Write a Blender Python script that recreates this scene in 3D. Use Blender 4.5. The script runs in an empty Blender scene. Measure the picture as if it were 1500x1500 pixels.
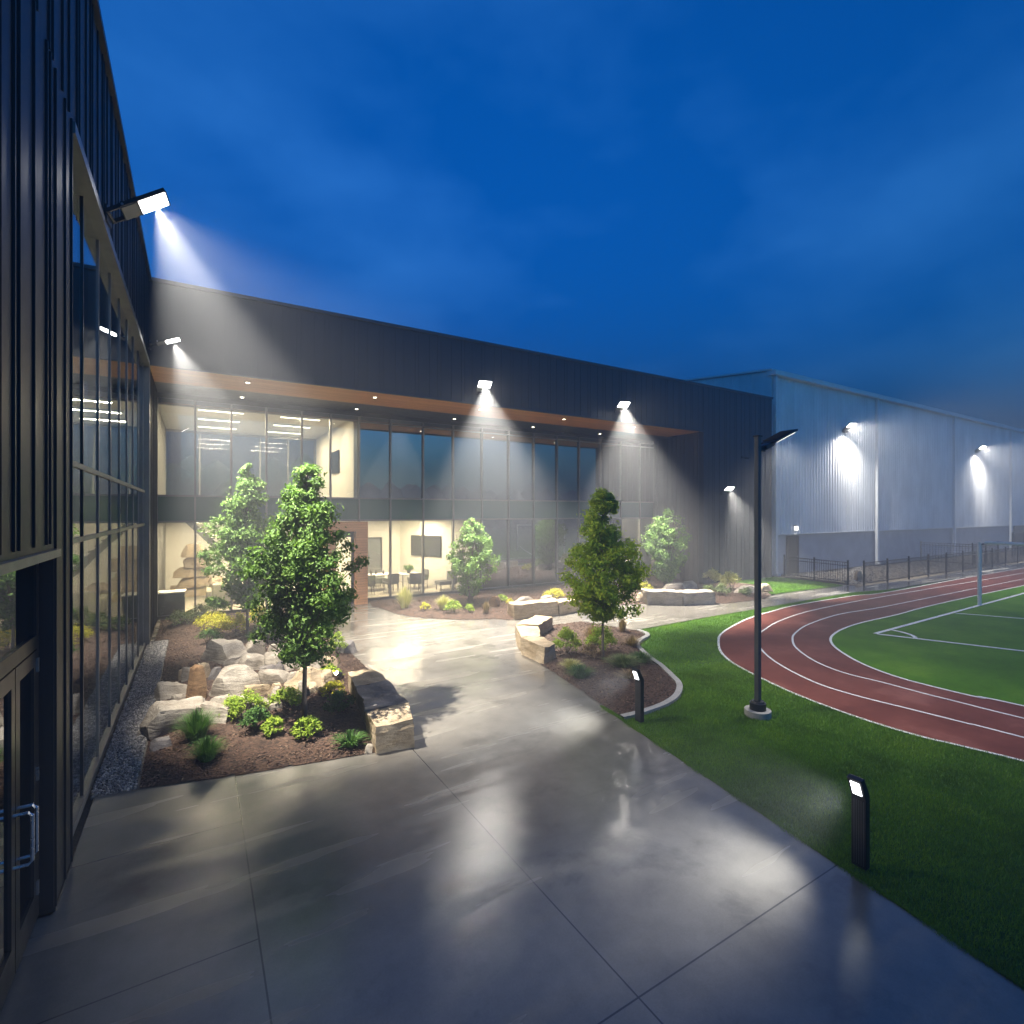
import bpy, bmesh, math, random
import numpy as np
from mathutils import Vector, noise
from mathutils.geometry import tessellate_polygon
R = math.radians
rnd = random.Random(7)
npr = np.random.default_rng(5)
sc = bpy.context.scene
col = sc.collection

# ------------------------------------------------------------------ camera, sky, exposure
YAW = 31.3
CH = 3.6
SY, CY = math.sin(R(YAW)), math.cos(R(YAW))
cam = bpy.data.objects.new('camera', bpy.data.cameras.new('camera'))
col.objects.link(cam)
cam.location = (0, 0, CH)
cam.rotation_euler = (R(90), 0, -R(YAW))
cam.data.sensor_width = 36
cam.data.lens = 36 * 760 / 1500
cam.data.clip_end = 600
cam.data.clip_start = 0.05
sc.camera = cam

world = bpy.data.worlds.new('World')
sc.world = world
world.use_nodes = True
wn, wl = world.node_tree.nodes, world.node_tree.links
bg = wn['Background']
sky = wn.new('ShaderNodeTexSky')
sky.sky_type = 'NISHITA'
sky.sun_disc = False
sky.sun_elevation = R(-2.0)
sky.sun_rotation = R(200)
sky.ozone_density = 6.0
sky.air_density = 1.3
sky.dust_density = 0.4
tc = wn.new('ShaderNodeTexCoord')
mp = wn.new('ShaderNodeMapping')
mp.inputs['Scale'].default_value = (1.0, 1.0, 2.2)
nz = wn.new('ShaderNodeTexNoise')
nz.inputs['Scale'].default_value = 2.3
nz.inputs['Detail'].default_value = 5
nz.inputs['Roughness'].default_value = 0.5
rp = wn.new('ShaderNodeValToRGB')
rp.color_ramp.elements[0].position = 0.38
rp.color_ramp.elements[0].color = (0.0, 1.38, 0.98, 1)
rp.color_ramp.elements[1].position = 0.66
rp.color_ramp.elements[1].color = (0.35, 2.3, 1.28, 1)
mx = wn.new('ShaderNodeMixRGB')
mx.blend_type = 'MULTIPLY'
mx.inputs[0].default_value = 1
wl.new(tc.outputs['Generated'], mp.inputs['Vector'])
wl.new(mp.outputs['Vector'], nz.inputs['Vector'])
wl.new(nz.outputs['Fac'], rp.inputs['Fac'])
wl.new(sky.outputs['Color'], mx.inputs[1])
wl.new(rp.outputs['Color'], mx.inputs[2])
wl.new(mx.outputs['Color'], bg.inputs['Color'])
SKY_STRENGTH = 4.2
bg.inputs['Strength'].default_value = SKY_STRENGTH

sun = bpy.data.objects.new('afterglow', bpy.data.lights.new('afterglow', 'SUN'))
col.objects.link(sun)
sun.data.energy = 0.02
sun.data.angle = R(20)
sun.data.color = (0.6, 0.75, 1.0)
sun.rotation_euler = (R(80), 0, R(-200))

sc.view_settings.view_transform = 'Standard'
sc.view_settings.look = 'None'
sc.view_settings.gamma = 1
sc.view_settings.exposure = 0.0
cy = sc.cycles
cy.max_bounces = 6
cy.diffuse_bounces = 2
cy.glossy_bounces = 3
cy.transmission_bounces = 4
cy.transparent_max_bounces = 12
cy.volume_bounces = 0
cy.caustics_reflective = False
cy.caustics_refractive = False
cy.sample_clamp_indirect = 3.0
cy.use_denoising = True
HAZE = 0.0098
K = 11.0          # power of the floodlights

# ------------------------------------------------------------------ helpers
def P(x, y, z=0.0):
    """a point of the photograph (1500 px frame) laid down on height z"""
    D = 760 * (CH - z) / (y - 750)
    l = (x - 750) * D / 760
    return (D * SY + l * CY, D * CY - l * SY)

def depth(x, y):
    return x * SY + y * CY

def wloc(o):
    v = Vector((0, 0, 0))
    while o is not None:
        v += o.location
        o = o.parent
    return v

def tag(o, label=None, cat=None, group=None, kind=None):
    if label: o['label'] = label
    if cat: o['category'] = cat
    if group: o['group'] = group
    if kind: o['kind'] = kind
    return o

def thing(name, loc, label, cat, group=None):
    o = bpy.data.objects.new(name, None)
    o.empty_display_size = 0.2
    col.objects.link(o)
    o.location = loc
    return tag(o, label, cat, group)

def mesh_obj(name, verts, faces, m, parent=None, origin=None, smooth=False):
    if parent is not None and origin is None:
        origin = wloc(parent)
    og = Vector(origin) if origin is not None else Vector((0, 0, 0))
    me = bpy.data.meshes.new(name)
    V = np.asarray(verts, dtype=np.float64).reshape(-1, 3) - np.array(og)
    me.from_pydata(V.tolist(), [], faces if isinstance(faces, list) else faces.tolist())
    me.materials.append(m)
    if smooth:
        me.polygons.foreach_set('use_smooth', [True] * len(me.polygons))
    me.update()
    o = bpy.data.objects.new(name, me)
    col.objects.link(o)
    if parent is not None:
        o.parent = parent
        o.location = og - wloc(parent)
    else:
        o.location = og
    return o

class MB:
    def __init__(s):
        s.v = []; s.f = []
    def add(s, vs, fs):
        n = len(s.v)
        s.v += [tuple(v) for v in vs]
        s.f += [tuple(n + i for i in f) for f in fs]
        return s
    def box(s, x0, x1, y0, y1, z0, z1):
        v = [(x0,y0,z0),(x1,y0,z0),(x1,y1,z0),(x0,y1,z0),(x0,y0,z1),(x1,y0,z1),(x1,y1,z1),(x0,y1,z1)]
        return s.add(v, [(0,3,2,1),(4,5,6,7),(0,1,5,4),(1,2,6,5),(2,3,7,6),(3,0,4,7)])
    def obox(s, c, ax, ay, az, sx, sy, sz):
        c, ax, ay, az = Vector(c), Vector(ax), Vector(ay), Vector(az)
        v = []
        for k in (-1, 1):
            for i, j in ((-1,-1),(1,-1),(1,1),(-1,1)):
                v.append(c + ax*(i*sx/2) + ay*(j*sy/2) + az*(k*sz/2))
        return s.add(v, [(0,3,2,1),(4,5,6,7),(0,1,5,4),(1,2,6,5),(2,3,7,6),(3,0,4,7)])
    def prism(s, poly, z0, z1):
        n = len(poly)
        tris = tessellate_polygon([[Vector((p[0], p[1], 0)) for p in poly]])
        v = [(p[0], p[1], z0) for p in poly] + [(p[0], p[1], z1) for p in poly]
        f = []
        for t in tris:
            a, b, c = [Vector(poly[i]) for i in t]
            up = (b.x-a.x)*(c.y-a.y) - (b.y-a.y)*(c.x-a.x) > 0
            t = t if up else (t[0], t[2], t[1])
            f.append(tuple(n+i for i in t)); f.append((t[0], t[2], t[1]))
        area = sum(poly[i][0]*poly[(i+1)%n][1]-poly[(i+1)%n][0]*poly[i][1] for i in range(n))
        for i in range(n):
            j = (i+1) % n
            f.append((i, j, n+j, n+i) if area > 0 else (j, i, n+i, n+j))
        return s.add(v, f)
    def tube(s, pts, rad, seg=10, caps=True):
        pts = [Vector(p) for p in pts]
        rad = rad if isinstance(rad, (list, tuple)) else [rad]*len(pts)
        n0 = len(s.v)
        for i, p in enumerate(pts):
            d = (pts[min(i+1, len(pts)-1)] - pts[max(i-1, 0)]).normalized()
            a = d.orthogonal() if abs(d.z) > .95 else d.cross(Vector((0,0,1)))
            if abs(d.z) > .95: a = Vector((1,0,0)) - d*d.x
            a.normalize(); b = d.cross(a)
            for k in range(seg):
                t = 2*math.pi*k/seg
                s.v.append(tuple(p + (a*math.cos(t) + b*math.sin(t))*rad[i]))
        for i in range(len(pts)-1):
            for k in range(seg):
                k2 = (k+1) % seg
                s.f.append((n0+i*seg+k, n0+i*seg+k2, n0+(i+1)*seg+k2, n0+(i+1)*seg+k))
        if caps:
            s.f.append(tuple(n0+k for k in reversed(range(seg))))
            s.f.append(tuple(n0+(len(pts)-1)*seg+k for k in range(seg)))
        return s
    def build(s, name, m, parent=None, origin=None, smooth=False, bevel=0):
        o = mesh_obj(name, s.v, s.f, m, parent, origin, smooth)
        if bevel:
            b = o.modifiers.new('bevel', 'BEVEL'); b.width = bevel; b.segments = 2; b.limit_method = 'ANGLE'
        return o

def inside(pts, poly):
    x, y = pts[:, 0], pts[:, 1]
    r = np.zeros(len(pts), bool)
    n = len(poly)
    for i in range(n):
        x0, y0 = poly[i]; x1, y1 = poly[(i+1) % n]
        c = (y0 > y) != (y1 > y)
        with np.errstate(divide='ignore', invalid='ignore'):
            r ^= c & (x < (x1-x0)*(y-y0)/(y1-y0+1e-12) + x0)
    return r

def edge_dist(pts, poly):
    d = np.full(len(pts), 1e9)
    n = len(poly)
    for i in range(n):
        a = np.array(poly[i]); b = np.array(poly[(i+1) % n]); ab = b-a
        t = np.clip(((pts-a) @ ab)/(ab@ab+1e-12), 0, 1)
        d = np.minimum(d, np.linalg.norm(pts-(a+t[:, None]*ab), axis=1))
    return d

def smooth_line(pts, n=8):
    out = []
    for i in range(len(pts)-1):
        p0 = Vector(pts[max(i-1,0)]); p1 = Vector(pts[i]); p2 = Vector(pts[i+1]); p3 = Vector(pts[min(i+2,len(pts)-1)])
        for k in range(n):
            t = k/n
            q = 0.5*((2*p1)+(p2-p0)*t+(2*p0-5*p1+4*p2-p3)*t*t+(3*p1-p0-3*p2+p3)*t*t*t)
            out.append((q.x, q.y))
    out.append(tuple(pts[-1]))
    return out

# ------------------------------------------------------------------ materials
class N:
    def __init__(s, name):
        s.m = bpy.data.materials.new(name); s.m.use_nodes = True
        s.n, s.l = s.m.node_tree.nodes, s.m.node_tree.links
        s.b = s.n['Principled BSDF']; s.out = s.n['Material Output']
    def new(s, t, **kw):
        q = s.n.new(t)
        for k, v in kw.items():
            if k in q.inputs: q.inputs[k].default_value = v
            else: setattr(q, k, v)
        return q
    def coord(s, scale=(1,1,1), space='Object'):
        t = s.new('ShaderNodeTexCoord'); m = s.new('ShaderNodeMapping')
        m.inputs['Scale'].default_value = scale
        s.l.new(t.outputs[space], m.inputs['Vector'])
        return m.outputs['Vector']
    def wcoord(s, scale=(1,1,1)):
        t = s.new('ShaderNodeNewGeometry'); m = s.new('ShaderNodeMapping')
        m.inputs['Scale'].default_value = scale
        s.l.new(t.outputs['Position'], m.inputs['Vector'])
        return m.outputs['Vector']
    def noise(s, vec, scale=5, detail=4, rough=.55, dist=0.0):
        q = s.new('ShaderNodeTexNoise', Scale=scale, Detail=detail, Roughness=rough, Distortion=dist)
        s.l.new(vec, q.inputs['Vector'])
        return q.outputs['Fac']
    def ramp(s, fac, stops):
        r = s.new('ShaderNodeValToRGB'); e = r.color_ramp.elements
        while len(e) < len(stops): e.new(.5)
        for k, (p, c) in enumerate(stops):
            e[k].position = p
            c = (c, c, c) if isinstance(c, (int, float)) else c
            e[k].color = (*c, 1)
        s.l.new(fac, r.inputs['Fac'])
        return r.outputs['Color']
    def mix(s, fac, a, b, mode='MIX'):
        q = s.new('ShaderNodeMixRGB', blend_type=mode)
        for i, w in enumerate((fac, a, b)):
            if hasattr(w, 'is_output'): s.l.new(w, q.inputs[i])
            elif isinstance(w, (int, float)): q.inputs[i].default_value = w if i == 0 else (w, w, w, 1)
            else: q.inputs[i].default_value = (*w, 1)
        return q.outputs['Color']
    def math(s, op, a, b=0.0):
        q = s.new('ShaderNodeMath', operation=op)
        for i, w in enumerate((a, b)):
            if hasattr(w, 'is_output'): s.l.new(w, q.inputs[i])
            else: q.inputs[i].default_value = w
        return q.outputs[0]
    def set(s, key, v):
        if hasattr(v, 'is_output'): s.l.new(v, s.b.inputs[key])
        elif isinstance(v, tuple) and len(v) == 3: s.b.inputs[key].default_value = (*v, 1)
        else: s.b.inputs[key].default_value = v
        return s
    def bump(s, h, strength=.4, dist=.02):
        q = s.new('ShaderNodeBump', Strength=strength, Distance=dist)
        s.l.new(h, q.inputs['Height']); s.l.new(q.outputs['Normal'], s.b.inputs['Normal'])
        return s

def simple(name, c, rough=.5, metal=0.0, var=.15, nscale=3, bump=0.0, bscale=40, spec=.5):
    a = N(name)
    f = a.noise(a.coord(), nscale, 5)
    lo = tuple(v*(1-var) for v in c); hi = tuple(min(1, v*(1+var)) for v in c)
    a.set('Base Color', a.ramp(f, [(.3, lo), (.7, hi)]))
    a.set('Roughness', a.math('ADD', a.math('MULTIPLY', a.noise(a.coord(), nscale*2.3, 3), .2), rough-.1))
    a.set('Metallic', metal); a.set('Specular IOR Level', spec)
    if bump: a.bump(a.noise(a.coord(), bscale, 4), bump, .01)
    return a.m

M = {}
def siding_mat(name, c, rough, metal, streak=.25):
    a = N(name)
    f = a.noise(a.wcoord((3.0, 3.0, .25)), 1.2, 5)
    g = a.noise(a.wcoord((1, 1, .6)), .8, 3)
    c0 = a.ramp(f, [(.25, tuple(v*(1-streak) for v in c)), (.75, tuple(v*(1+streak) for v in c))])
    a.set('Base Color', a.mix(.5, c0, a.ramp(g, [(.3, .75), (.7, 1.2)]), 'MULTIPLY'))
    a.set('Roughness', a.math('ADD', a.math('MULTIPLY', f, .22), rough-.1))
    a.set('Metallic', metal)
    a.bump(a.noise(a.wcoord((1, 1, .35)), 1.6, 3), .12, .03)
    return a.m
M['siding'] = siding_mat('dark_siding', (.024, .025, .029), .50, .25)
M['siding_warm'] = siding_mat('taupe_siding', (.085, .078, .070), .45, .2)
M['ware'] = siding_mat('pale_corrugated_metal', (.68, .70, .73), .48, .10, .10)
M['trim'] = simple('dark_trim', (.045, .045, .048), .4, .4)
M['alu'] = simple('bronze_aluminium', (.20, .198, .193), .42, .5)
M['alu_dark'] = simple('dark_anodised', (.05, .05, .052), .35, .6)
M['steel'] = simple('brushed_steel', (.55, .56, .58), .28, .9)
M['white_metal'] = simple('white_painted_metal', (.66, .68, .70), .4, .1, .06)
M['black_metal'] = simple('black_powder_coat', (.022, .022, .024), .42, .2)
M['gray_metal'] = simple('grey_pole_paint', (.10, .105, .11), .4, .3)
M['roof'] = simple('roof_membrane', (.06, .06, .065), .8)
M['masonry'] = simple('painted_masonry', (.38, .40, .43), .75, 0, .12, 1.5, .3, 30)
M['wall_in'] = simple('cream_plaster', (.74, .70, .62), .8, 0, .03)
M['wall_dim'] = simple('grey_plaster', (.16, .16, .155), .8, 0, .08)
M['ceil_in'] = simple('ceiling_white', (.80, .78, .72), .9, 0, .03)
M['floor_in'] = simple('beige_floor_tile', (.50, .45, .36), .35, 0, .10, 2)
M['floor_dark'] = simple('dark_carpet', (.05, .05, .05), .9, 0, .2)
M['fabric'] = simple('beige_upholstery', (.40, .37, .30), .9, 0, .08, 6, .3, 120)
M['fabric_gray'] = simple('grey_upholstery', (.13, .135, .13), .85, 0, .1, 6, .3, 120)
M['tv'] = simple('dark_screen', (.03, .032, .036), .18, 0, .05)
M['concrete_ft'] = simple('footing_concrete', (.33, .32, .30), .8, 0, .15, 4, .5, 60)
M['paint_white'] = simple('line_paint', (.80, .80, .76), .7, 0, .06, 8)
M['ceramic'] = simple('plant_pot', (.25, .24, .22), .5)

def emis(name, c, s):
    a = N(name); a.set('Base Color', (.9,.9,.9)); a.set('Emission Color', c); a.set('Emission Strength', s)
    return a.m
M['lens'] = emis('flood_lens', (1, .98, .94), 26)
M['lens_small'] = emis('bollard_lens', (.95, .98, 1), 4.5)
M['strip'] = emis('strip_diffuser', (1, .88, .66), 7)
M['down'] = emis('downlight_lens', (1, .86, .62), 14)

def glass(name, refl, tint):
    a = N(name)
    lw = a.new('ShaderNodeLayerWeight', Blend=.5)
    f = a.math('ADD', a.math('MULTIPLY', a.math('POWER', lw.outputs['Facing'], 4.0), .85-refl), refl)
    tr = a.new('ShaderNodeBsdfTransparent'); tr.inputs[0].default_value = (*tint, 1)
    gl = a.new('ShaderNodeBsdfGlossy'); gl.inputs['Roughness'].default_value = .015
    gl.inputs['Color'].default_value = (.92, .95, 1, 1)
    ob = a.noise(a.wcoord((1, 1, 1)), .55, 2)
    bp = a.new('ShaderNodeBump', Strength=.05, Distance=.05)
    a.l.new(ob, bp.inputs['Height']); a.l.new(bp.outputs['Normal'], gl.inputs['Normal'])
    mxs = a.new('ShaderNodeMixShader')
    a.l.new(f, mxs.inputs[0]); a.l.new(tr.outputs[0], mxs.inputs[1]); a.l.new(gl.outputs[0], mxs.inputs[2])
    a.l.new(mxs.outputs[0], a.out.inputs['Surface'])
    return a.m
M['glass'] = glass('clear_glazing', .07, (.90, .93, .91))
M['glass_low'] = glass('plain_glazing', .02, (.92, .95, .97))
M['glass_dark'] = glass('tinted_glazing', .36, (.15, .18, .20))
a = N('spandrel_glass'); a.set('Base Color', (.065, .135, .120)); a.set('Roughness', .12); a.set('Coat Weight', .5); a.set('Coat Roughness', .03)
M['spandrel'] = a.m

# wood soffit and cladding
def wood(name, c0, c1, axis, w, gapc=(.03, .015, .008)):
    a = N(name)
    sep = a.new('ShaderNodeSeparateXYZ'); a.l.new(a.wcoord(), sep.inputs[0])
    v = a.math('MODULO', a.math('ADD', a.math('DIVIDE', sep.outputs[axis], w), 1000), 1.0)
    gap = a.math('LESS_THAN', v, .07)
    sc_ = [12, 12, 12]; sc_[0 if axis != 'X' else 1] = .8
    g = a.noise(a.wcoord(tuple(sc_)), 1.5, 5, .6, .6)
    cellv = a.math('FLOOR', a.math('DIVIDE', sep.outputs[axis], w))
    wn_ = a.new('ShaderNodeTexWhiteNoise', noise_dimensions='1D'); a.l.new(cellv, wn_.inputs['W'])
    base = a.ramp(a.math('ADD', a.math('MULTIPLY', g, .7), a.math('MULTIPLY', wn_.outputs['Value'], .3)), [(.3, c0), (.7, c1)])
    a.set('Base Color', a.mix(gap, base, gapc))
    a.set('Roughness', .45)
    a.bump(a.math('SUBTRACT', 1, gap), .5, .01)
    return a.m
M['wood_soffit'] = wood('cedar_soffit', (.55, .23, .06), (.74, .36, .11), 'Y', .14)
M['wood_clad'] = wood('cedar_cladding', (.58, .25, .085), (.74, .36, .14), 'Z', .10, (.28, .11, .04))

# wet concrete paving with saw cut joints
a = N('wet_concrete')
wc = a.wcoord()
big = a.noise(wc, .35, 4, .5, .1); mid = a.noise(wc, 1.3, 7, .68, .05); fine = a.noise(wc, 55, 5, .75)
colr = a.ramp(mid, [(.28, (.140, .126, .105)), (.5, (.190, .173, .146)), (.75, (.245, .225, .192))])
colr = a.mix(.55, colr, a.ramp(big, [(.33, .62), (.62, 1.15)]), 'MULTIPLY')
colr = a.mix(.35, colr, a.ramp(fine, [(.3, .7), (.7, 1.25)]), 'MULTIPLY')
sep = a.new('ShaderNodeSeparateXYZ'); a.l.new(wc, sep.inputs[0])
X, Y = sep.outputs['X'], sep.outputs['Y']
def band(c, p, w=.007): return a.math('LESS_THAN', a.math('ABSOLUTE', a.math('SUBTRACT', c, p)), w)
lt = lambda c, p: a.math('LESS_THAN', c, p)
gt = lambda c, p: a.math('GREATER_THAN', c, p)
j = a.math('MULTIPLY', band(X, .45), lt(Y, 8.0))
j = a.math('MAXIMUM', j, a.math('MULTIPLY', band(X, 2.8), lt(Y, 7.6)))
j = a.math('MAXIMUM', j, a.math('MULTIPLY', band(Y, 6.8), lt(X, .45)))
j = a.math('MAXIMUM', j, a.math('MULTIPLY', band(Y, 4.85), lt(X, .45)))
j = a.math('MAXIMUM', j, a.math('MULTIPLY', band(Y, 2.8), gt(X, .45)))
j = a.math('MAXIMUM', j, a.math('MULTIPLY', band(Y, 12.2, .005), gt(X, 3.0)))
j = a.math('MAXIMUM', j, a.math('MULTIPLY', band(X, 11.6, .005), gt(Y, 9.0)))
j = a.math('MAXIMUM', j, a.math('MULTIPLY', band(X, 16.4, .005), gt(Y, 9.0)))
colr = a.mix(a.math('MULTIPLY', j, .8), colr, (.03, .028, .026))
st_ = a.ramp(a.noise(a.wcoord((1, 1.3, 1)), .85, 6, .62, .3), [(.56, 1.0), (.64, .70)])
colr = a.mix(.8, colr, st_, 'MULTIPLY')
a.set('Base Color', colr)
streak = a.noise(a.wcoord((.22, 1.7, 1)), 1.6, 3, .5, .1)
wet = a.math('ADD', a.math('MULTIPLY', streak, .72), a.math('MULTIPLY', big, .28))
rr = a.ramp(wet, [(.39, .06), (.50, .14), (.61, .34)])
a.set('Roughness', rr)
a.set('Specular IOR Level', .9)
h = a.math('ADD', a.math('MULTIPLY', fine, .55), a.math('MULTIPLY', a.noise(wc, 6, 3), .25))
h = a.math('SUBTRACT', h, j)
a.bump(h, .20, .012)
M['concrete'] = a.m

a = N('grass_ground'); wc = a.wcoord()
a.set('Base Color', a.mix(.6, a.ramp(a.noise(wc, .8, 4), [(.3, (.05, .13, .014)), (.7, (.09, .20, .028))]), a.ramp(a.noise(wc, 60, 3), [(.3, .45), (.7, 1.4)]), 'MULTIPLY'))
a.set('Roughness', .9); a.set('Specular IOR Level', .2); a.bump(a.noise(wc, 90, 4, .7), .9, .02)
M['lawn'] = a.m
a = N('artificial_turf'); wc = a.wcoord()
a.set('Base Color', a.mix(.7, a.ramp(a.noise(wc, .6, 6, .66), [(.33, (.070, .19, .008)), (.52, (.10, .25, .012)), (.68, (.15, .31, .02))]), a.ramp(a.noise(wc, 45, 4, .7), [(.3, .5), (.7, 1.4)]), 'MULTIPLY'))
a.set('Roughness', .95); a.set('Specular IOR Level', .08); a.bump(a.noise(wc, 70, 4, .7), .9, .02)
M['turf'] = a.m
a = N('rubber_track'); wc = a.wcoord()
a.set('Base Color', a.mix(.5, a.ramp(a.noise(wc, .7, 6, .68), [(.33, (.125, .034, .024)), (.55, (.185, .056, .040)), (.68, (.26, .095, .072))]), a.ramp(a.noise(wc, 120, 3, .7), [(.3, .6), (.7, 1.35)]), 'MULTIPLY'))
a.set('Roughness', .85); a.set('Specular IOR Level', .15); a.bump(a.noise(wc, 150, 3, .7), .5, .006)
M['track'] = a.m
a = N('bark_mulch'); wc = a.wcoord()
vo = a.new('ShaderNodeTexVoronoi', Scale=28.0); a.l.new(a.wcoord((1, 1.6, 1)), vo.inputs['Vector'])
a.set('Base Color', a.mix(.6, a.ramp(vo.outputs['Color'], [(.2, (.030, .017, .011)), (.8, (.12, .066, .040))]), a.ramp(a.noise(wc, 3, 4), [(.3, .6), (.7, 1.3)]), 'MULTIPLY'))
a.set('Roughness', .9); a.bump(vo.outputs['Distance'], .9, .03)
M['mulch'] = a.m
a = N('bark_chip'); gi = a.new('ShaderNodeNewGeometry')
a.set('Base Color', a.ramp(gi.outputs['Random Per Island'], [(0, (.028, .015, .010)), (.6, (.095, .052, .032)), (1, (.26, .17, .11))])); a.set('Roughness', .85)
M['chip'] = a.m
a = N('gravel_bed'); vo = a.new('ShaderNodeTexVoronoi', Scale=24.0); a.l.new(a.wcoord(), vo.inputs['Vector'])
a.set('Base Color', a.ramp(vo.outputs['Color'], [(.1, (.07, .068, .065)), (.9, (.32, .30, .28))])); a.set('Roughness', .8); a.bump(vo.outputs['Distance'], 1, .03)
M['gravel'] = a.m
a = N('river_pebble'); gi = a.new('ShaderNodeNewGeometry')
a.set('Base Color', a.ramp(gi.outputs['Random Per Island'], [(0, (.06, .06, .062)), (.5, (.20, .19, .18)), (1, (.46, .43, .39))])); a.set('Roughness', .6)
M['pebble'] = a.m
a = N('dry_ground'); wc = a.wcoord()
a.set('Base Color', a.mix(.6, a.ramp(a.noise(wc, 1.1, 5, .65), [(.3, (.13, .105, .07)), (.7, (.24, .20, .145))]), a.ramp(a.noise(wc, 40, 3), [(.3, .5), (.7, 1.4)]), 'MULTIPLY'))
a.set('Roughness', .95); a.bump(a.noise(wc, 50, 4), .8, .03)
M['dirt'] = a.m

def stone(name, c0, c1, c2, strata=1.0):
    a = N(name); oc = a.wcoord()
    n1 = a.noise(oc, 2.2, 8, .65, .5)
    st = a.noise(a.wcoord((1.4, 1.4, 9)), 2.0, 6, .6, .8)
    c = a.ramp(n1, [(.3, c0), (.52, c1), (.72, c2)])
    c = a.mix(.45*strata, c, a.ramp(st, [(.32, .45), (.6, 1.2)]), 'MULTIPLY')
    c = a.mix(.35, c, a.ramp(a.noise(oc, 30, 4, .7), [(.3, .6), (.7, 1.3)]), 'MULTIPLY')
    a.set('Base Color', c); a.set('Roughness', .85); a.set('Specular IOR Level', .3)
    h = a.math('ADD', a.math('MULTIPLY', st, .6), a.math('ADD', a.math('MULTIPLY', n1, .5), a.math('MULTIPLY', a.noise(oc, 22, 6, .7), .35)))
    a.bump(h, .75, .05)
    return a.m
M['rock'] = stone('weathered_limestone', (.22, .185, .14), (.38, .33, .265), (.52, .465, .38))
M['rock_warm'] = stone('tan_sandstone', (.30, .22, .13), (.44, .34, .22), (.54, .45, .33))
M['rock_dark'] = stone('dark_slate_stone', (.11, .10, .095), (.20, .18, .17), (.38, .33, .27))
M['rock_brown'] = stone('brown_petrified_stone', (.14, .08, .04), (.30, .18, .09), (.42, .30, .18))
M['bark'] = simple('tree_bark', (.11, .085, .065), .9, 0, .4, 14, .9, 60)
M['bark_pale'] = simple('pale_bark', (.22, .18, .14), .9, 0, .35, 14, .9, 60)

def leaf(name, c0, c1, c2, trans=.25):
    a = N(name)
    gi = a.new('ShaderNodeNewGeometry')
    r = a.math('ADD', a.math('MULTIPLY', gi.outputs['Random Per Island'], .6), a.math('MULTIPLY', a.noise(a.wcoord(), 2.2, 3), .4))
    c = a.ramp(r, [(.15, c0), (.5, c1), (.85, c2)])
    if 'blade' in name and 'grass' in name: c = a.mix(.8, c, a.ramp(a.noise(a.wcoord(), .9, 5, .6), [(.34, (.62, .60, .6)), (.50, (1, 1, 1)), (.68, (1.5, 1.25, 1.1))]), 'MULTIPLY')
    a.set('Base Color', c); a.set('Roughness', .6); a.set('Specular IOR Level', .25)
    tl = a.new('ShaderNodeBsdfTranslucent'); a.l.new(a.mix(1, c, (1.2, 1.3, .6), 'MULTIPLY'), tl.inputs['Color'])
    ms = a.new('ShaderNodeMixShader', Fac=trans)
    a.l.new(a.b.outputs[0], ms.inputs[1]); a.l.new(tl.outputs[0], ms.inputs[2]); a.l.new(ms.outputs[0], a.out.inputs['Surface'])
    return a.m
M['leaf'] = leaf('green_leaf', (.045, .10, .016), (.08, .155, .026), (.16, .26, .05))
M['leaf_pale'] = leaf('pale_green_leaf', (.085, .165, .035), (.14, .25, .055), (.23, .34, .09))
M['leaf_yel'] = leaf('yellow_green_leaf', (.16, .27, .02), (.30, .43, .03), (.55, .58, .06))
M['leaf_gold'] = leaf('gold_leaf', (.42, .44, .03), (.60, .56, .05), (.72, .62, .08))
M['leaf_lime'] = leaf('lime_leaf', (.17, .27, .025), (.29, .40, .04), (.42, .50, .07))
M['leaf_dark'] = leaf('deep_green_leaf', (.04, .10, .02), (.08, .17, .035), (.13, .24, .06))
M['leaf_sage'] = leaf('sage_leaf', (.13, .18, .07), (.20, .25, .11), (.29, .32, .16))
M['leaf_straw'] = leaf('straw_blade', (.38, .38, .14), (.52, .50, .20), (.66, .60, .30))
M['leaf_dry'] = leaf('dry_twig', (.17, .12, .07), (.28, .20, .12), (.38, .29, .18))
M['grass_blade'] = leaf('grass_blade', (.08, .18, .014), (.14, .28, .026), (.21, .37, .045))

# ------------------------------------------------------------------ ground, paving, lawn, track
def sheet(name, poly, z, m, thick=.05, label=None):
    o = MB().prism(poly, z-thick, z).build(name, m)
    o['kind'] = 'structure'
    return o
sheet('ground', [(-45, -75), (135, -75), (135, 95), (-45, 95)], -.12, M['dirt'], .3)

z8 = lambda L: [P(880+x*.4133, 840+y*.4133) for x, y in L]
t_out = [(110, 11.45), (45, 11.45)] + z8([(1050,60),(900,78),(700,110),(600,135),(520,160),(460,190),(425,215),(417,240),(425,275),(460,310),(520,345),(600,385),(700,430),(850,487),(1000,537),(1150,580),(1300,615)]) + [(10.35, 1.8), (10.8, -3), (12, -12), (14, -30), (16, -60)]
t_a = [(110, 10.5), (45, 10.5)] + z8([(1200,48),(950,90),(750,130),(640,165),(585,195),(550,229),(575,275),(640,325),(760,385),(900,430),(1100,480),(1300,530),(1500,580)]) + [(11.6, -3), (12.9, -12), (15, -30), (17, -60)]
t_b = [(110, 9.55), (45, 9.55)] + z8([(1250,68),(1000,118),(850,143),(740,178),(690,210),(680,235),(695,265),(760,310),(860,350),(1000,385),(1150,425)]) + [(12.36, 3.86), (12.36, 3.0), (12.5, -3), (13.9, -12), (16, -30), (18, -60)]
t_in = [(110, 8.70), (45, 8.70)] + z8([(1250,95),(1050,145),(930,172),(860,195),(820,220),(818,245),(850,275),(930,320),(1050,365),(1200,405),(1350,440),(1500,468)]) + [(13.6, -3), (14.9, -12), (17, -30), (19, -60)]
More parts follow.
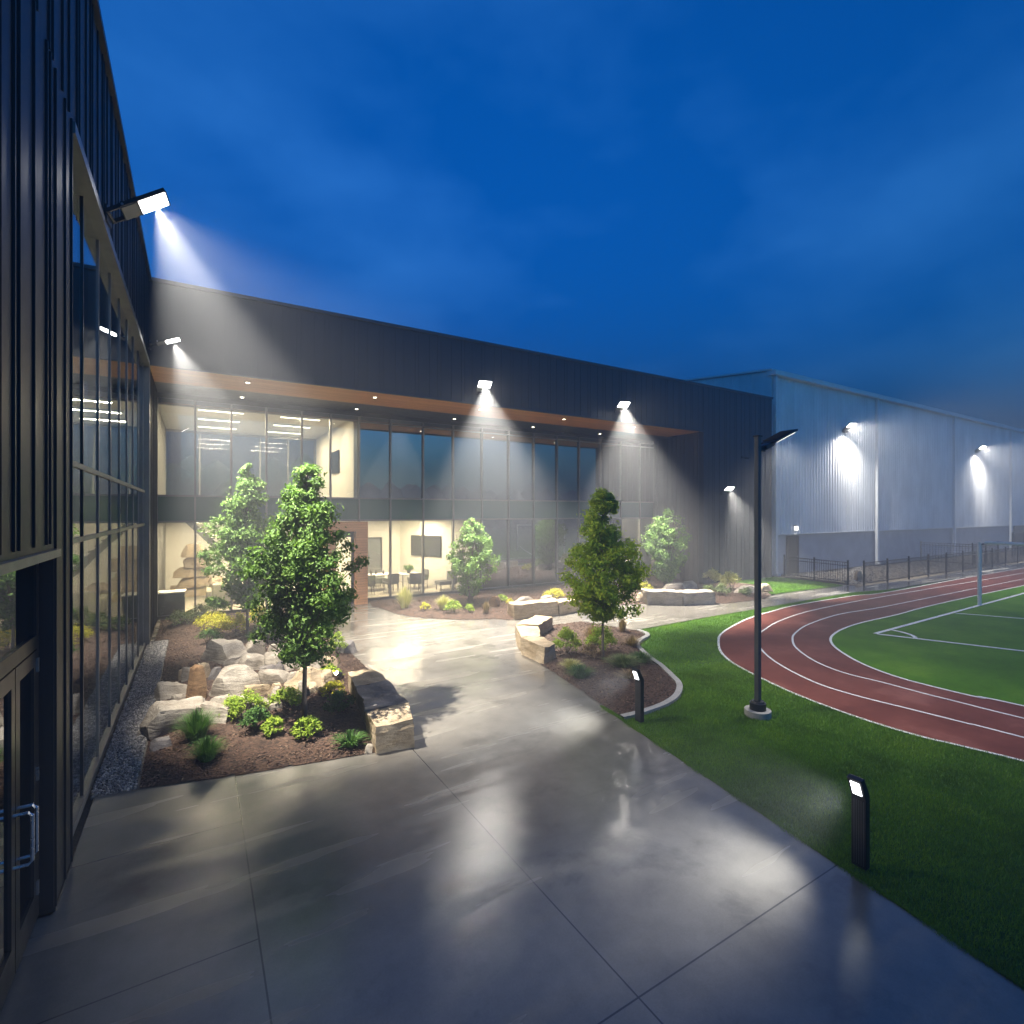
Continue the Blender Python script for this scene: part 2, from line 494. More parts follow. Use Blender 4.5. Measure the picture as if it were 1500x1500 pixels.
t_out, t_a, t_b, t_in = [smooth_line(t, 6) for t in (t_out, t_a, t_b, t_in)]
lawn_poly = [(4.6, -60), (5.2, 1.0), (6.35, 7.0), (7.5, 9.0), (11.0, 12.2), (27.9, 12.2), (27.9, 11.4), (110, 11.4), (110, -60)]
sheet('lawn', lawn_poly, -.022, M['lawn'], .09)
sheet('running_track', t_out + t_in[::-1], -.012, M['track'], .06)
sheet('sports_field', t_in + [(110, -60)], -.006, M['turf'], .07)

def ribbon(mb, pts, w, z, lift=.004):
    L = []; Rr = []
    for i, p in enumerate(pts):
        a_, b_ = Vector(pts[max(i-1, 0)]), Vector(pts[min(i+1, len(pts)-1)])
        d = (b_-a_).normalized(); n = Vector((-d.y, d.x))
        p = Vector(p)
        L.append(p+n*w/2); Rr.append(p-n*w/2)
    n = len(pts)
    vs = [(q.x, q.y, z) for q in L] + [(q.x, q.y, z) for q in Rr] + [(q.x, q.y, z-lift) for q in L] + [(q.x, q.y, z-lift) for q in Rr]
    fs = []
    for i in range(n-1):
        fs += [(n+i, n+i+1, i+1, i), (i, i+1, 2*n+i+1, 2*n+i), (n+i+1, n+i, 3*n+i, 3*n+i+1)]
    mb.add(vs, fs)
mb = MB()
for t, w in ((t_out, .06), (t_a, .05), (t_b, .05), (t_in, .06)):
    ribbon(mb, t, w, -.0035)
tag(mb.build('track_markings', M['paint_white']), kind='structure')
mb = MB()
fc = z8([(972, 213)])[0]
ribbon(mb, [fc, (31.35, 7.86), (90, 7.95)], .11, .002)
ribbon(mb, [(fc[0], fc[1]-.06), (18.31, 4.59), (19.7, 1.0), (24, -10), (30, -26)], .11, .003)
arc = [(fc[0]+.95*math.cos(R(t)), fc[1]+.95*math.sin(R(t))) for t in range(-66, 1, 6)]
ribbon(mb, arc, .10, .004)
ribbon(mb, [(23.07, 7.58), (23.88, 5.99), (25.5, 2.8), (29, -4)], .09, .003)
tag(mb.build('field_markings', M['paint_white']), kind='structure')

pave = [(-1.12, -8), (4.75, -8), (5.35, 1.42), (6.41, 7.37), (6.85, 6.95), (7.2, 9.0), (9.6, 11.6), (11.3, 11.55)]
pave += [(14.96, 11.72), (18.46, 11.78), (25.13, 11.95), (27.45, 11.52), (110, 11.52), (110, 12.62), (27.6, 12.62), (27.3, 13.37), (23.36, 13.4), (21.0, 13.3), (21.4, 16.95), (22.0, 20.9), (-1.1, 20.9), (-1.1, 6.1), (-1.28, 6.1), (-1.28, 4.3), (-1.12, 4.3)]
sheet('pavement', pave, 0.0, M['concrete'], .10)
sheet('path', [(27.75, 12.75), (30.2, 12.75), (30.2, 17.1), (28.4, 17.1), (28.4, 13.5), (27.75, 13.5)], -.02, M['dirt'], .05)
yard = [P(1130, 871), P(1235, 858), (27.2, 14.5), (27.2, 16.9), (23.5, 16.9), P(1118, 858)]
sheet('lawn', yard, .02, M['lawn'], .06)

bedA = [P(*p) for p in [(203,1156),(345,1137),(548,1103),(600,1096)]] + [(2.95, 8.2), (3.1, 9.6), (3.15, 10.6), (3.36, 11.58), (3.36, 13.5), (3.28, 14.43), (3.3, 15.5), (3.6, 17.2), (3.9, 18.6), (4.2, 19.4), (4.2, 20.75), (-1.0, 20.75), (-1.0, 17.5), (-.66, 17.4)]
bedC = [P(*p) for p in [(882,1033),(795,975),(776,960),(772,933),(793,918),(853,911),(935,925),(947,931),(931,944),(950,965),(965,976),(983,992),(993,1004),(990,1019),(973,1031),(943,1043),(911,1050)]]
bedD = smooth_line([P(*p) for p in [(545,889),(560,892),(593,902),(660,908),(727,907),(753,908),(845,898),(880,890),(937,885),(1045,885),(1118,877),(1130,870)]], 4) + [(21.3, 14.5), (23.4, 14.6), (23.4, 16.9), (21.5, 17.0), (22.1, 20.75), (5.9, 20.75)]
def bed(name, poly, m, hmax=.10, step=.12):
    xs = [p[0] for p in poly]; ys = [p[1] for p in poly]
    X_, Y_ = np.meshgrid(np.arange(min(xs)-step, max(xs)+step, step), np.arange(min(ys)-step, max(ys)+step, step))
    ny, nx = X_.shape
    pts = np.stack([X_.ravel(), Y_.ravel()], 1)
    # snap the outermost ring to the outline
    ins = inside(pts, poly); d = edge_dist(pts, poly)
    keep = ins | (d < step*.75)
    P0 = pts.copy()
    n = len(poly)
    for k in np.where(keep & (~ins | (d < step*.35)))[0]:
        best = None
        for i in range(n):
            a_, b_ = np.array(poly[i]), np.array(poly[(i+1) % n]); ab = b_-a_
            t = min(1, max(0, (pts[k]-a_) @ ab/(ab@ab+1e-12))); q = a_+t*ab
            dd = np.linalg.norm(pts[k]-q)
            if best is None or dd < best[0]: best = (dd, q)
        P0[k] = best[1]
        d[k] = 0
    z = .012 + np.clip(d/.5, 0, 1)*hmax + np.array([noise.noise((p[0]*1.6, p[1]*1.6, 0))*.03*min(1, e*3) for p, e in zip(P0, d)])
    idx = -np.ones(len(pts), int); kk = np.where(keep)[0]; idx[kk] = np.arange(len(kk))
    V = np.column_stack([P0[kk], z[kk]])
    F = []
    for jy in range(ny-1):
        for ix in range(nx-1):
            q = [jy*nx+ix, jy*nx+ix+1, (jy+1)*nx+ix+1, (jy+1)*nx+ix]
            if all(keep[w] for w in q): F.append(tuple(int(idx[w]) for w in q))
    o = mesh_obj(name, V, F, m, smooth=True)
    o['kind'] = 'structure'
    return o
bed('planting_bed', bedA, M['mulch'])
bed('planting_bed', bedC, M['mulch'], .08)
bed('planting_bed', bedD, M['mulch'], .08)
gstrip = [(-1.14, 8.34), (-.68, 8.28), (-.68, 17.35), (-1.14, 17.35)]
sheet('gravel_strip', gstrip, .014, M['gravel'], .05)

# concrete mowing kerb round the right bed
kp = smooth_line([P(*p) for p in [(935,924),(949,931),(933,944),(953,965),(967,975),(985,992),(995,1004),(992,1019),(975,1032),(943,1044),(911,1052)]], 5)
mb = MB(); ribbon(mb, kp, .12, .045, .12)
o = mb.build('kerb', M['concrete_ft']); o['kind'] = 'structure'

def bedz(x, y, poly, hmax=.1):
    p = np.array([[x, y]])
    if not inside(p, poly)[0]: return 0.0
    return .012 + min(1, edge_dist(p, poly)[0]/.5)*hmax

# ------------------------------------------------------------------ office building
office = thing('office_building', (10, 21, 0), 'two storey dark metal clad building with a recessed glass front and cedar soffit', 'building')
WX, WG = -1.10, -1.20       # cladding plane and glass plane of the left wing
TOP = 9.82
PAT = [.40, .30, .13, .40, .40, .13, .30, .40, .13, .40, .30, .40, .13]
def ribs(mb, a0, a1, z0, z1, plane, axis, sign, pat=PAT, w=.018, d=.018):
    t, k = a0, 0
    while t < a1:
        if axis == 'Y': mb.box(min(plane, plane+sign*d), max(plane, plane+sign*d), t, min(t+w, a1), z0, z1)
        else: mb.box(t, min(t+w, a1), min(plane, plane+sign*d), max(plane, plane+sign*d), z0, z1)
        t += pat[k % len(pat)]; k += 1
# left wing: solid near part
def wall_part(name, faces, m=None, parent=None):
    mb = MB(); faces(mb); return mb.build(name, m or M['siding'], parent or office)
def f(mb):
    mb.box(WX-.25, WX, 6.14, 6.90, .03, 7.62); ribs(mb, 6.16, 6.88, .03, 7.62, WX, 'Y', 1)
wall_part('wall_panel', f)
def f(mb):
    mb.box(WX-.25, WX, 4.2, 6.14, 3.27, 7.62); ribs(mb, 4.2, 6.12, 3.32, 7.62, WX, 'Y', 1)
wall_part('wall_panel', f)
def f(mb):
    mb.box(WX-.25, WX, -8, 4.2, .03, 7.62); ribs(mb, -8, 4.18, .03, 7.62, WX, 'Y', 1)
wall_part('wall_panel', f)
def f(mb):
    mb.box(WX-.25, WX, -8, 17.0, 7.62, TOP); ribs(mb, -8, 16.9, 7.62, TOP, WX, 'Y', 1)
wall_part('wall_panel', f)
def f(mb): mb.box(WX-.32, WX+.07, -8, 17.0, TOP, TOP+.09)
wall_part('parapet_cap', f, M['trim'])
def f(mb): mb.box(WX-.26, WX+.012, -8, 4.2, 0, .03); mb.box(WX-.26, WX+.012, 6.14, 6.90, 0, .03)
wall_part('base_trim', f, M['alu_dark'])
def f(mb):
    mb.box(WX-.26, WX+.05, 4.2, 6.16, 3.20, 3.268)
wall_part('door_head_trim', f, M['alu'])

# entrance door in the wing
DX = WG
door = MB().box(DX-.06, DX, 4.2, 6.14, 2.40, 2.52).box(DX-.06, DX, 6.06, 6.14, .02, 2.40).box(DX-.06, DX, 6.06, 6.14, 2.52, 3.20).box(DX-.06, DX, 4.2, 4.28, .02, 2.40).box(DX-.06, DX, 4.2, 4.28, 2.52, 3.2).build('door_frame', M['alu_dark'], office)
MB().box(DX-.035, DX-.02, 4.28, 6.06, 2.52, 3.20).build('transom_pane', M['glass_dark'], door)
for y0, y1 in ((5.43, 6.05), (4.79, 5.41), ):
    lf = MB().box(DX-.05, DX+.004, y0, y0+.11, .03, 2.39).box(DX-.05, DX+.004, y1-.09, y1, .03, 2.39).box(DX-.05, DX+.004, y0+.11, y1-.09, 2.26, 2.39).box(DX-.05, DX+.004, y0+.11, y1-.09, .03, .28).build('door', M['alu_dark'], office)
    MB().box(DX-.03, DX-.018, y0+.11, y1-.09, .28, 2.26).build('door_pane', M['glass_dark'], lf)
    hy = y0+.055 if y0 > 5 else y1-.05
    MB().tube([(DX, hy, .88), (DX+.09, hy, .88), (DX+.115, hy, .905), (DX+.115, hy, 1.255), (DX+.09, hy, 1.28), (DX, hy, 1.28)], .013, 8).build('door_handle', M['steel'], lf)
for hz in (.25, 1.25, 2.2):
    MB().box(DX, DX+.018, 6.035, 6.065, hz, hz+.12).build('hinge', M['steel'], door)

# interior and shell of the wing
def f(mb): mb.box(-9, -8.8, -8, 29, 0, TOP-.3); mb.box(-9, WX-.25, -8.2, -8, 0, TOP-.3)
wall_part('rear_wall', f, M['wall_dim'])
def f(mb): mb.box(-8.8, WG-.16, -8, 29, 0.0, .03)
wall_part('interior_floor', f, M['floor_dark'])
def f(mb): mb.box(-8.8, WG-.16, -8, 29, 3.55, 3.95)
wall_part('floor_slab', f, M['wall_dim'])
def f(mb): mb.box(-9, WX-.25, -8, 29, 9.3, 9.5); mb.box(WX-.25, 27.0, 17.26, 29, 9.3, 9.5)
wall_part('roof', f, M['roof'])

# wing curtain wall
ZS, ZL, ZU, ZH, ZT = .10, 3.27, 4.15, 7.24, 7.60
cw = MB().box(WG-.14, WG+.03, 6.90, 17.0, 0, ZS).box(WG-.14, WX+.035, 6.90, 17.0, 7.50, 7.618).box(WG-.14, WX+.004, 6.902, 6.94, ZS, 7.50).build('curtain_wall', M['alu'], office)
ym = [6.93] + [8.25+1.2*k for k in range(8)] + [17.02]
def pane(b, n, m, parent): return MB().box(*b).build(n, m, parent)
for i in range(len(ym)-1):
    y0, y1 = ym[i]+.03, ym[i+1]-.03
    pane((WG-.024, WG-.012, y0, y1, ZS, ZL-.03), 'window_pane', M['glass'], cw)
    pane((WG-.024, WG-.012, y0, y1, ZL+.03, ZU-.03), 'spandrel_panel', M['glass_dark'], cw)
    pane((WG-.024, WG-.012, y0, y1, ZU+.03, 7.50), 'window_pane', M['glass'], cw)
    if i: pane((WG-.12, WG+.004, ym[i]-.024, ym[i]+.024, ZS, 7.50), 'mullion', M['alu'] if i > 1 else M['alu_dark'], cw)
for z in (ZL, ZU):
    pane((WG-.12, WG+.014, 6.94, 17.0, z-.03, z+.03), 'transom', M['alu'], cw)
pane((WG-.14, WX+.02, 17.0, 17.25, 0, 7.60), 'corner_post', M['alu'], cw)
def f(mb):
    mb.box(WG-.14, WX-.02, 17.25, 20.95, 0, 7.60); ribs(mb, 17.3, 20.9, .03, 7.60, WX-.02, 'Y', 1)
wall_part('wall_panel', f)

# front block: fascia, solid end, return, soffit
FY = 17.0
def f(mb):
    mb.box(WX, 21.4, FY, FY+.25, 7.60, TOP); ribs(mb, WX+.02, 21.4, 7.60, TOP, FY, 'X', -1)
wall_part('fascia', f)
def f(mb):
    mb.box(21.4, 27.1, FY, FY+.25, .03, TOP); ribs(mb, 21.4, 27.08, .03, TOP, FY, 'X', -1)
wall_part('wall_panel', f)
def f(mb): mb.box(21.4, 27.11, FY-.012, FY+.25, 0, .03)
wall_part('base_trim', f, M['alu_dark'])
def f(mb): mb.box(WX-.02, 27.14, FY-.07, FY+.32, TOP+.002, TOP+.092)
wall_part('parapet_cap', f, M['trim'])
def f(mb): mb.box(WX+.02, 21.4, FY-.045, FY+.05, 7.555, 7.60)
wall_part('fascia_drip_trim', f, M['trim'])
def f(mb):
    mb.box(26.85, 27.1, FY+.25, 29, 0, TOP)
wall_part('end_wall', f)
# oblique return wall of the recess
mb = MB(); mb.prism([(21.4, 17.25), (21.65, 17.25), (22.45, 21.2), (22.2, 21.2)], .0, 7.60)
t = .1
while t < 3.8:
    y = 17.25+t; x = 21.4+.8*t/3.95
    mb.box(x-.035, x+.01, y, y+.025, .03, 7.59); t += PAT[int(t*10) % len(PAT)]*.9
mb.build('recess_return_wall', M['siding_warm'], office)
mb = MB().box(WX-.02, 21.5, FY+.05, 19.3, 7.60, 7.70); mb.build('soffit', M['wood_soffit'], office)
mb = MB().box(WX-.02, 22.2, 19.3, 21.1, 7.602, 7.72); mb.build('rear_soffit', M['alu_dark'], office)

GY = 21.0
xm = [-1.14, -.04, 1.06, 2.2, 3.42, 4.47, 5.58, 6.87, 8.31, 9.72, 11.16, 12.58, 14.0, 15.4, 16.8, 18.25, 19.66, 21.1, 22.2]
cw = MB().box(xm[0]-.04, xm[-1], GY-.06, GY+.14, 0, ZS).box(xm[0]-.04, xm[-1], GY-.05, GY+.14, 7.44, 7.60).build('curtain_wall', M['alu_dark'], office)
lit_low = lambda x: x < 11.1 or x > 19.6
for i in range(len(xm)-1):
    x0, x1 = xm[i]+.03, xm[i+1]-.03
    if not (4.4 < (x0+x1)/2 < 5.6):
        pane((x0, x1, GY+.04, GY+.054, ZS, ZL-.03), 'window_pane', M['glass'] if lit_low((x0+x1)/2) else M['glass_dark'], cw)
    pane((x0, x1, GY+.04, GY+.06, ZL+.03, ZU-.03), 'spandrel_panel', M['spandrel'], cw)
    pane((x0, x1, GY+.04, GY+.054, ZU+.03, ZH-.025), 'window_pane', M['glass'] if x1 < 5.6 else M['glass_dark'], cw)
    pane((x0, x1, GY+.04, GY+.054, ZH+.025, 7.44), 'transom_pane', M['glass_dark'], cw)
for i in range(len(xm)-1):
    pane((xm[i]-.03, xm[i]+.03, GY-.055, GY+.12, ZS, 7.44), 'mullion', M['alu'], cw)
for z, w in ((ZL, .03), (ZU, .03), (ZH, .02)):
    pane((xm[0], xm[-1], GY-.065, GY+.12, z-w, z+w), 'transom', M['alu'], cw)

# portal
por = MB().box(4.2, 5.72, 20.25, 20.9, 2.85, 3.22).box(4.2, 4.5, 20.25, 20.9, 0, 2.85).box(5.27, 5.72, 20.25, 20.9, 0, 2.85).build('entrance_portal', M['wood_clad'], office)
d2 = MB().box(4.5, 4.6, 20.6, 20.68, 0, 2.85).box(5.17, 5.27, 20.6, 20.68, 0, 2.85).box(4.6, 5.17, 20.6, 20.68, 2.62, 2.85).box(4.6, 5.17, 20.6, 20.68, 0, .22).build('portal_door', M['alu_dark'], por)
MB().box(4.6, 5.17, 20.63, 20.645, .22, 2.62).build('door_pane', M['glass'], d2)
MB().tube([(5.1, 20.6, .95), (5.1, 20.53, .95), (5.1, 20.53, 1.25), (5.1, 20.6, 1.25)], .012, 6).build('door_handle', M['steel'], d2)

# interior rooms
IB = 28.8
def part(name, m, *boxes):
    mb = MB()
    for b in boxes: mb.box(*b)
    return mb.build(name, m, office)
part('interior_floor', M['floor_in'], (WG, 22.2, GY+.12, IB, 0, .04))
part('floor_slab', M['ceil_in'], (WG, 22.2, GY+.14, IB, 3.32, 3.92))
part('interior_ceiling', M['ceil_in'], (WG, 5.5, GY+.14, IB, 7.45, 7.6))
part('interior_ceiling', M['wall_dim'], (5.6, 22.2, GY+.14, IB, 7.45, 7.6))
part('interior_wall', M['wall_in'], (5.4, 5.55, GY+.14, IB, 3.93, 7.45))
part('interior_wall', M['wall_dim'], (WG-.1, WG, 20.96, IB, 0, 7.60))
part('interior_wall', M['wall_in'], (5.55, 5.7, GY+.14, IB, .04, 3.32))
part('interior_wall', M['wall_in'], (5.7, 8.85, 25.5, 25.65, .04, 3.32))
mb = MB().prism([(8.85, 25.5), (11.05, 21.14), (11.2, 21.14), (9.0, 25.65), (8.85, 25.65)], .04, 3.32); mb.build('interior_wall', M['wall_in'], office)
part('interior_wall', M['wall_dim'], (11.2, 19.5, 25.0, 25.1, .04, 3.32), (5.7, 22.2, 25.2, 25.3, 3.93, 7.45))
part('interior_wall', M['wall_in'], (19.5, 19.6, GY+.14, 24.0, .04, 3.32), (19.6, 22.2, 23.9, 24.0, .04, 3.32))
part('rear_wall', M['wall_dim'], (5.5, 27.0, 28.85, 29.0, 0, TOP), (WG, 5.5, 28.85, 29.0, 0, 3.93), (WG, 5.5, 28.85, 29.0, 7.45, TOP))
part('interior_wall', M['wall_in'], (WG, 5.55, 28.3, 28.4, .04, 3.32))
# rear glazing of the lit upper room
rg = MB().box(WG, 5.4, 28.84, 28.96, 3.93, 4.05).box(WG, 5.4, 28.84, 28.96, 7.35, 7.45).build('rear_window_frame', M['alu'], office)
for k in range(5):
    x0 = WG+.06+k*1.3
    pane((x0, x0+1.24, 28.88, 28.895, 4.05, 7.35), 'window_pane', M['glass_low'], rg)
    pane((x0+1.24, x0+1.30, 28.85, 28.95, 4.05, 7.35), 'mullion', M['alu'], rg)

# ------------------------------------------------------------------ warehouse
WY, WX0 = 17.3, 27.55
ware = thing('warehouse', (60, WY, 0), 'long pale grey corrugated metal hall with white downpipes behind the track', 'building')
cols = [27.75, 39.4, 52.1, 64.9, 77.7, 90.5]
EZ = 11.25
for i in range(len(cols)-1):
    mb = MB().box(cols[i], cols[i+1], WY, WY+.2, 2.35, EZ)
    t = cols[i]+.05
    while t < cols[i+1]-.05:
        mb.add([(t, WY, 2.36), (t+.05, WY-.045, 2.36), (t+.12, WY-.045, 2.36), (t+.17, WY, 2.36), (t, WY, EZ-.02), (t+.05, WY-.045, EZ-.02), (t+.12, WY-.045, EZ-.02), (t+.17, WY, EZ-.02)],
               [(0,1,5,4),(1,2,6,5),(2,3,7,6),(0,3,2,1),(4,5,6,7)])
        t += .305
    mb.build('siding_panel', M['ware'], ware)
MB().box(WX0+.1, cols[-1], WY+.12, WY+.3, 0, 2.35).build('base_wall', M['masonry'], ware)
MB().box(WX0, cols[-1], WY-.06, WY+.1, 2.30, 2.36).build('base_flashing', M['white_metal'], ware)
for i, c in enumerate(cols[:-1]):
    MB().box(c-.11, c+.11, WY-.20, WY-.05, .15, EZ).box(c-.14, c+.14, WY-.34, WY-.05, .02, .18).build('downpipe', M['white_metal'], ware)
MB().box(WX0-.12, cols[-1], WY-.32, WY+.2, EZ, EZ+.26).build('eave_gutter', M['white_metal'], ware)
SL, RD = .115, 16.0
mb = MB()
mb.add([(WX0-.15, WY-.1, EZ+.27), (cols[-1], WY-.1, EZ+.27), (cols[-1], WY+RD, EZ+.27+SL*RD), (WX0-.15, WY+RD, EZ+.27+SL*RD),
        (WX0-.15, WY-.1, EZ+.37), (cols[-1], WY-.1, EZ+.37), (cols[-1], WY+RD, EZ+.37+SL*RD), (WX0-.15, WY+RD, EZ+.37+SL*RD)],
       [(0,3,2,1),(4,5,6,7),(0,1,5,4),(1,2,6,5),(2,3,7,6),(3,0,4,7)])
mb.build('roof', M['white_metal'], ware)
mb = MB()
mb.add([(WX0, WY, 0), (WX0, WY+RD, 0), (WX0, WY+RD, EZ+.26+SL*RD), (WX0, WY, EZ+.26), (WX0+.15, WY, 0), (WX0+.15, WY+RD, 0), (WX0+.15, WY+RD, EZ+.26+SL*RD), (WX0+.15, WY, EZ+.26)],
       [(0,3,2,1),(4,5,6,7),(0,1,5,4),(1,2,6,5),(2,3,7,6),(3,0,4,7)])
for k in range(12):
    y = WY+1.2+k*1.25
    mb.box(WX0-.03, WX0, y, y+.05, 6, EZ+.2+SL*(y-WY))
mb.build('gable_wall', M['ware'], ware)
MB().box(WX0, cols[-1], WY+RD-.2, WY+RD, 0, EZ+.2+SL*RD).build('rear_wall', M['ware'], ware)
wd = MB().box(29.15, 29.25, WY-.02, WY+.12, 0, 2.22).box(30.15, 30.25, WY-.02, WY+.12, 0, 2.22).box(29.25, 30.15, WY-.02, WY+.12, 2.12, 2.22).build('door_frame', M['black_metal'], ware)
dl = MB().box(29.25, 30.15, WY+.02, WY+.10, .02, 2.12).build('door', M['black_metal'], ware)
MB().tube([(30.05, WY+.02, 1.0), (30.05, WY-.05, 1.0), (29.93, WY-.05, 1.0)], .013, 6).build('door_handle', M['steel'], dl)
MB().box(66.5, 72.5, WY+.04, WY+.12, .03, 2.2).box(66.4, 72.6, WY-.02, WY+.1, 2.2, 2.29).build('dock_door', M['black_metal'], ware)

# ------------------------------------------------------------------ floodlights
def spot(parent, loc, direction, power, size, blend=.6, color=(1, .94, .84), rad=.08):
    l = bpy.data.lights.new('lamp_beam', 'SPOT'); l.energy = power; l.spot_size = R(size); l.spot_blend = blend
    l.color = color; l.shadow_soft_size = rad
    o = bpy.data.objects.new('lamp_beam', l); col.objects.link(o)
    o.parent = parent
    o.location = Vector(loc) - wloc(parent)
    o.rotation_euler = Vector(direction).to_track_quat('-Z', 'Y').to_euler()
    return o

def floodlight(wallpt, out, tilt, L, W, label, power, size, aim=None, group=None, spill=.022, spill_aim=None):
    """wall bracket at wallpt, head reaching along `out` (unit XY), tilted up by `tilt` degrees"""
    w = Vector(wallpt); o3 = Vector((out[0], out[1], 0))
    ax = (o3*math.cos(R(tilt)) + Vector((0, 0, math.sin(R(tilt))))).normalized()
    side = Vector((0, 0, 1)).cross(o3).normalized()
    up = ax.cross(side).normalized()
    if up.z < 0: up = -up
    t = thing('floodlight', wallpt, label, 'floodlight', group)
    # wall plate
    MB().obox(w+o3*.015, o3, side, (0, 0, 1), .03, W*.7, .22).build('wall_plate', M['black_metal'], t, bevel=.004)
    s = L*.36
    mb = MB()
    for k in (-1, 1):
        mb.obox(w+o3*.03+ax*(s*.5)+side*(k*W*.42), ax, side, up, s*1.1, .028, .055)
    mb.obox(w+o3*.045, ax, side, up, .03, W*.84, .055)
    mb.build('yoke_bracket', M['black_metal'], t, bevel=.004)
    c = w+o3*.03+ax*(s*.72+L*.5)
    hs = MB().obox(c, ax, side, up, L, W, .055)
    for k in range(7):
        hs.obox(c+ax*(-L*.42+k*L*.055)+up*.042, ax, side, up, .012, W*.86, .03)
    hs.obox(c+ax*(L*.5-.012)-up*.033, ax, side, up, .024, W, .014).obox(c+ax*(-L*.14)-up*.033, ax, side, up, .02, W, .014)
    hs = hs.build('housing', M['black_metal'], t, bevel=.006)
    MB().obox(c+ax*(-L*.32)-up*.030, ax, side, up, L*.33, W*.90, .016).build('driver_cover', M['gray_metal'], t, bevel=.003)
    MB().obox(c+ax*(L*.18)-up*.030, ax, side, up, L*.58, W*.86, .010).build('lens', M['lens'], t)
    for k in (-1, 1):
        MB().tube([w+o3*.03+ax*(s*.95)+side*(k*W*.42), w+o3*.03+ax*(s*.95)+side*(k*(W*.42+.03))], .018, 8).build('bolt', M['steel'], t)
    spot(t, c+ax*(L*.18)-up*.045, aim if aim else -up, power*K, size, rad=.05)
    sp = Vector(spill_aim) if spill_aim else (-up*.7+o3*.5+Vector((0, 0, -.35)))
    spot(t, c+ax*(L*.18)-up*.05, sp, power*K*spill, 85 if spill_aim else 150, 1.0)
    return t
G1 = 'black floodlights on the walls'
floodlight((WX+.04, 9.05, 7.70), (1, -.12), 34, .64, .36, 'large black floodlight on the left wing, nearest and highest in the picture', 1150, 52, aim=(.40, .22, -1), spill=.26, spill_aim=(.72, .06, -.80), group=G1)
floodlight((WX+.04, 16.4, 7.95), (1, -.10), 22, .56, .30, 'black floodlight on the left wing above the inner corner, beside the roof edge', 1050, 58, aim=(.42, .04, -1), spill=.06, spill_aim=(.85, -.30, -.55), group=G1)
floodlight((9.0, FY-.04, 7.95), (-.25, -.97), 32, .56, .52, 'floodlight on the dark fascia above the multi stem tree and meeting room', 2200, 70, aim=(.0, -.15, -1), group=G1)
floodlight((15.75, FY-.04, 7.95), (-.25, -.97), 32, .56, .52, 'floodlight on the dark fascia near the right end of the glass front', 2200, 70, aim=(.0, -.15, -1), group=G1)
floodlight((22.9, FY-.04, 4.55), (-.25, -.97), 32, .5, .46, 'low floodlight on the solid dark wall at the right end of the office', 900, 62, aim=(.05, -.40, -1), group=G1)
floodlight((35.3, WY-.06, 8.75), (-.3, -.95), 35, .6, .55, 'floodlight on the corrugated hall in the second bay, nearest the office', 620, 152, aim=(0, -.62, -1), spill=.30, group=G1)
floodlight((56.8, WY-.06, 8.75), (-.3, -.95), 35, .6, .55, 'floodlight on the corrugated hall farther right along the track', 620, 152, aim=(0, -.62, -1), spill=.30, group=G1)

# soffit downlights
n = 0
for x in (1.35, 5.3, 9.45, 13.5, 17.6):
    for y, row in ((17.9, 'outer'), (20.3, 'inner')):
        z = 7.60 if row == 'outer' else 7.602
        place = {1.35: 'nearest the left wing', 5.3: 'second from the left wing', 9.45: 'behind the floodlight over the meeting room', 13.5: 'between the two fascia floodlights', 17.6: 'nearest the right end'}[x]
        t = thing('downlight', (x, y, z), 'round downlight in the %s soffit row, %s' % ('cedar outer' if row == 'outer' else 'dark inner', place), 'downlight', 'downlights in the soffit')
        mb = MB(); mb.tube([(x, y, z-.018), (x, y, z)], [.085, .09], 20); mb.build('trim_ring', M['white_metal'], t)
        MB().tube([(x, y, z-.022), (x, y, z-.0181)], .055, 16).build('lens', M['down'], t)
        spot(t, (x, y, z-.04), (0, 0, -1), 120, 120, .8, (1, .80, .55), .05)

# small lamp over the warehouse door, camera on dark wall
t = thing('door_lamp', (29.75, WY-.06, 2.65), 'small lit lamp above the black door of the corrugated hall', 'wall lamp')
MB().box(29.62, 29.88, WY-.12, WY-.05, 2.78, 2.84).box(29.65, 29.85, WY-.07, WY-.05, 2.5, 2.78).build('housing', M['gray_metal'], t)
MB().box(29.65, 29.85, WY-.20, WY-.075, 2.54, 2.775).build('lens', emis('door_lamp_lens', (1, .97, .9), 3.5), t)
spot(t, (29.75, WY-.25, 2.55), (0, -.2, -1), 60, 120)
t = thing('security_camera', (24.4, FY-.04, 6.45), 'small black camera on a bracket high on the dark right end wall', 'camera')
MB().box(24.36, 24.46, FY-.1, FY-.04, 6.4, 6.52).tube([(24.41, FY-.06, 6.45), (24.41, FY-.28, 6.45)], .02, 8).build('bracket', M['black_metal'], t)
MB().tube([(24.41, FY-.2, 6.42), (24.41, FY-.5, 6.38)], [.05, .06], 12).build('camera_body', M['black_metal'], t)

# interior lamps
def area(parent, loc, sx, sy, power, color=(1, .88, .68), rot=(0, 0, 0)):
    l = bpy.data.lights.new('lamp_area', 'AREA'); l.shape = 'RECTANGLE'; l.size = sx; l.size_y = sy; l.energy = power; l.color = color
    o = bpy.data.objects.new('lamp_area', l); col.objects.link(o); o.parent = parent
    o.location = Vector(loc)-wloc(parent); o.rotation_euler = rot
    return o
def strip(x, y, z, L, label, power, axis='X', vis='ceiling strip lights', col_=(1, .80, .54)):
    t = thing('ceiling_strip_light', (x, y, z), label, 'ceiling light', vis)
    dx, dy = (L/2, .06) if axis == 'X' else (.06, L/2)
    MB().box(x-dx, x+dx, y-dy, y+dy, z-.06, z).build('housing', M['white_metal'], t)
    MB().box(x-dx+.01, x+dx-.01, y-dy+.01, y+dy-.01, z-.075, z-.0605).build('diffuser', M['strip'], t)
    area(t, (x, y, z-.09), 2*dx, 2*dy, power*6.0, col_)
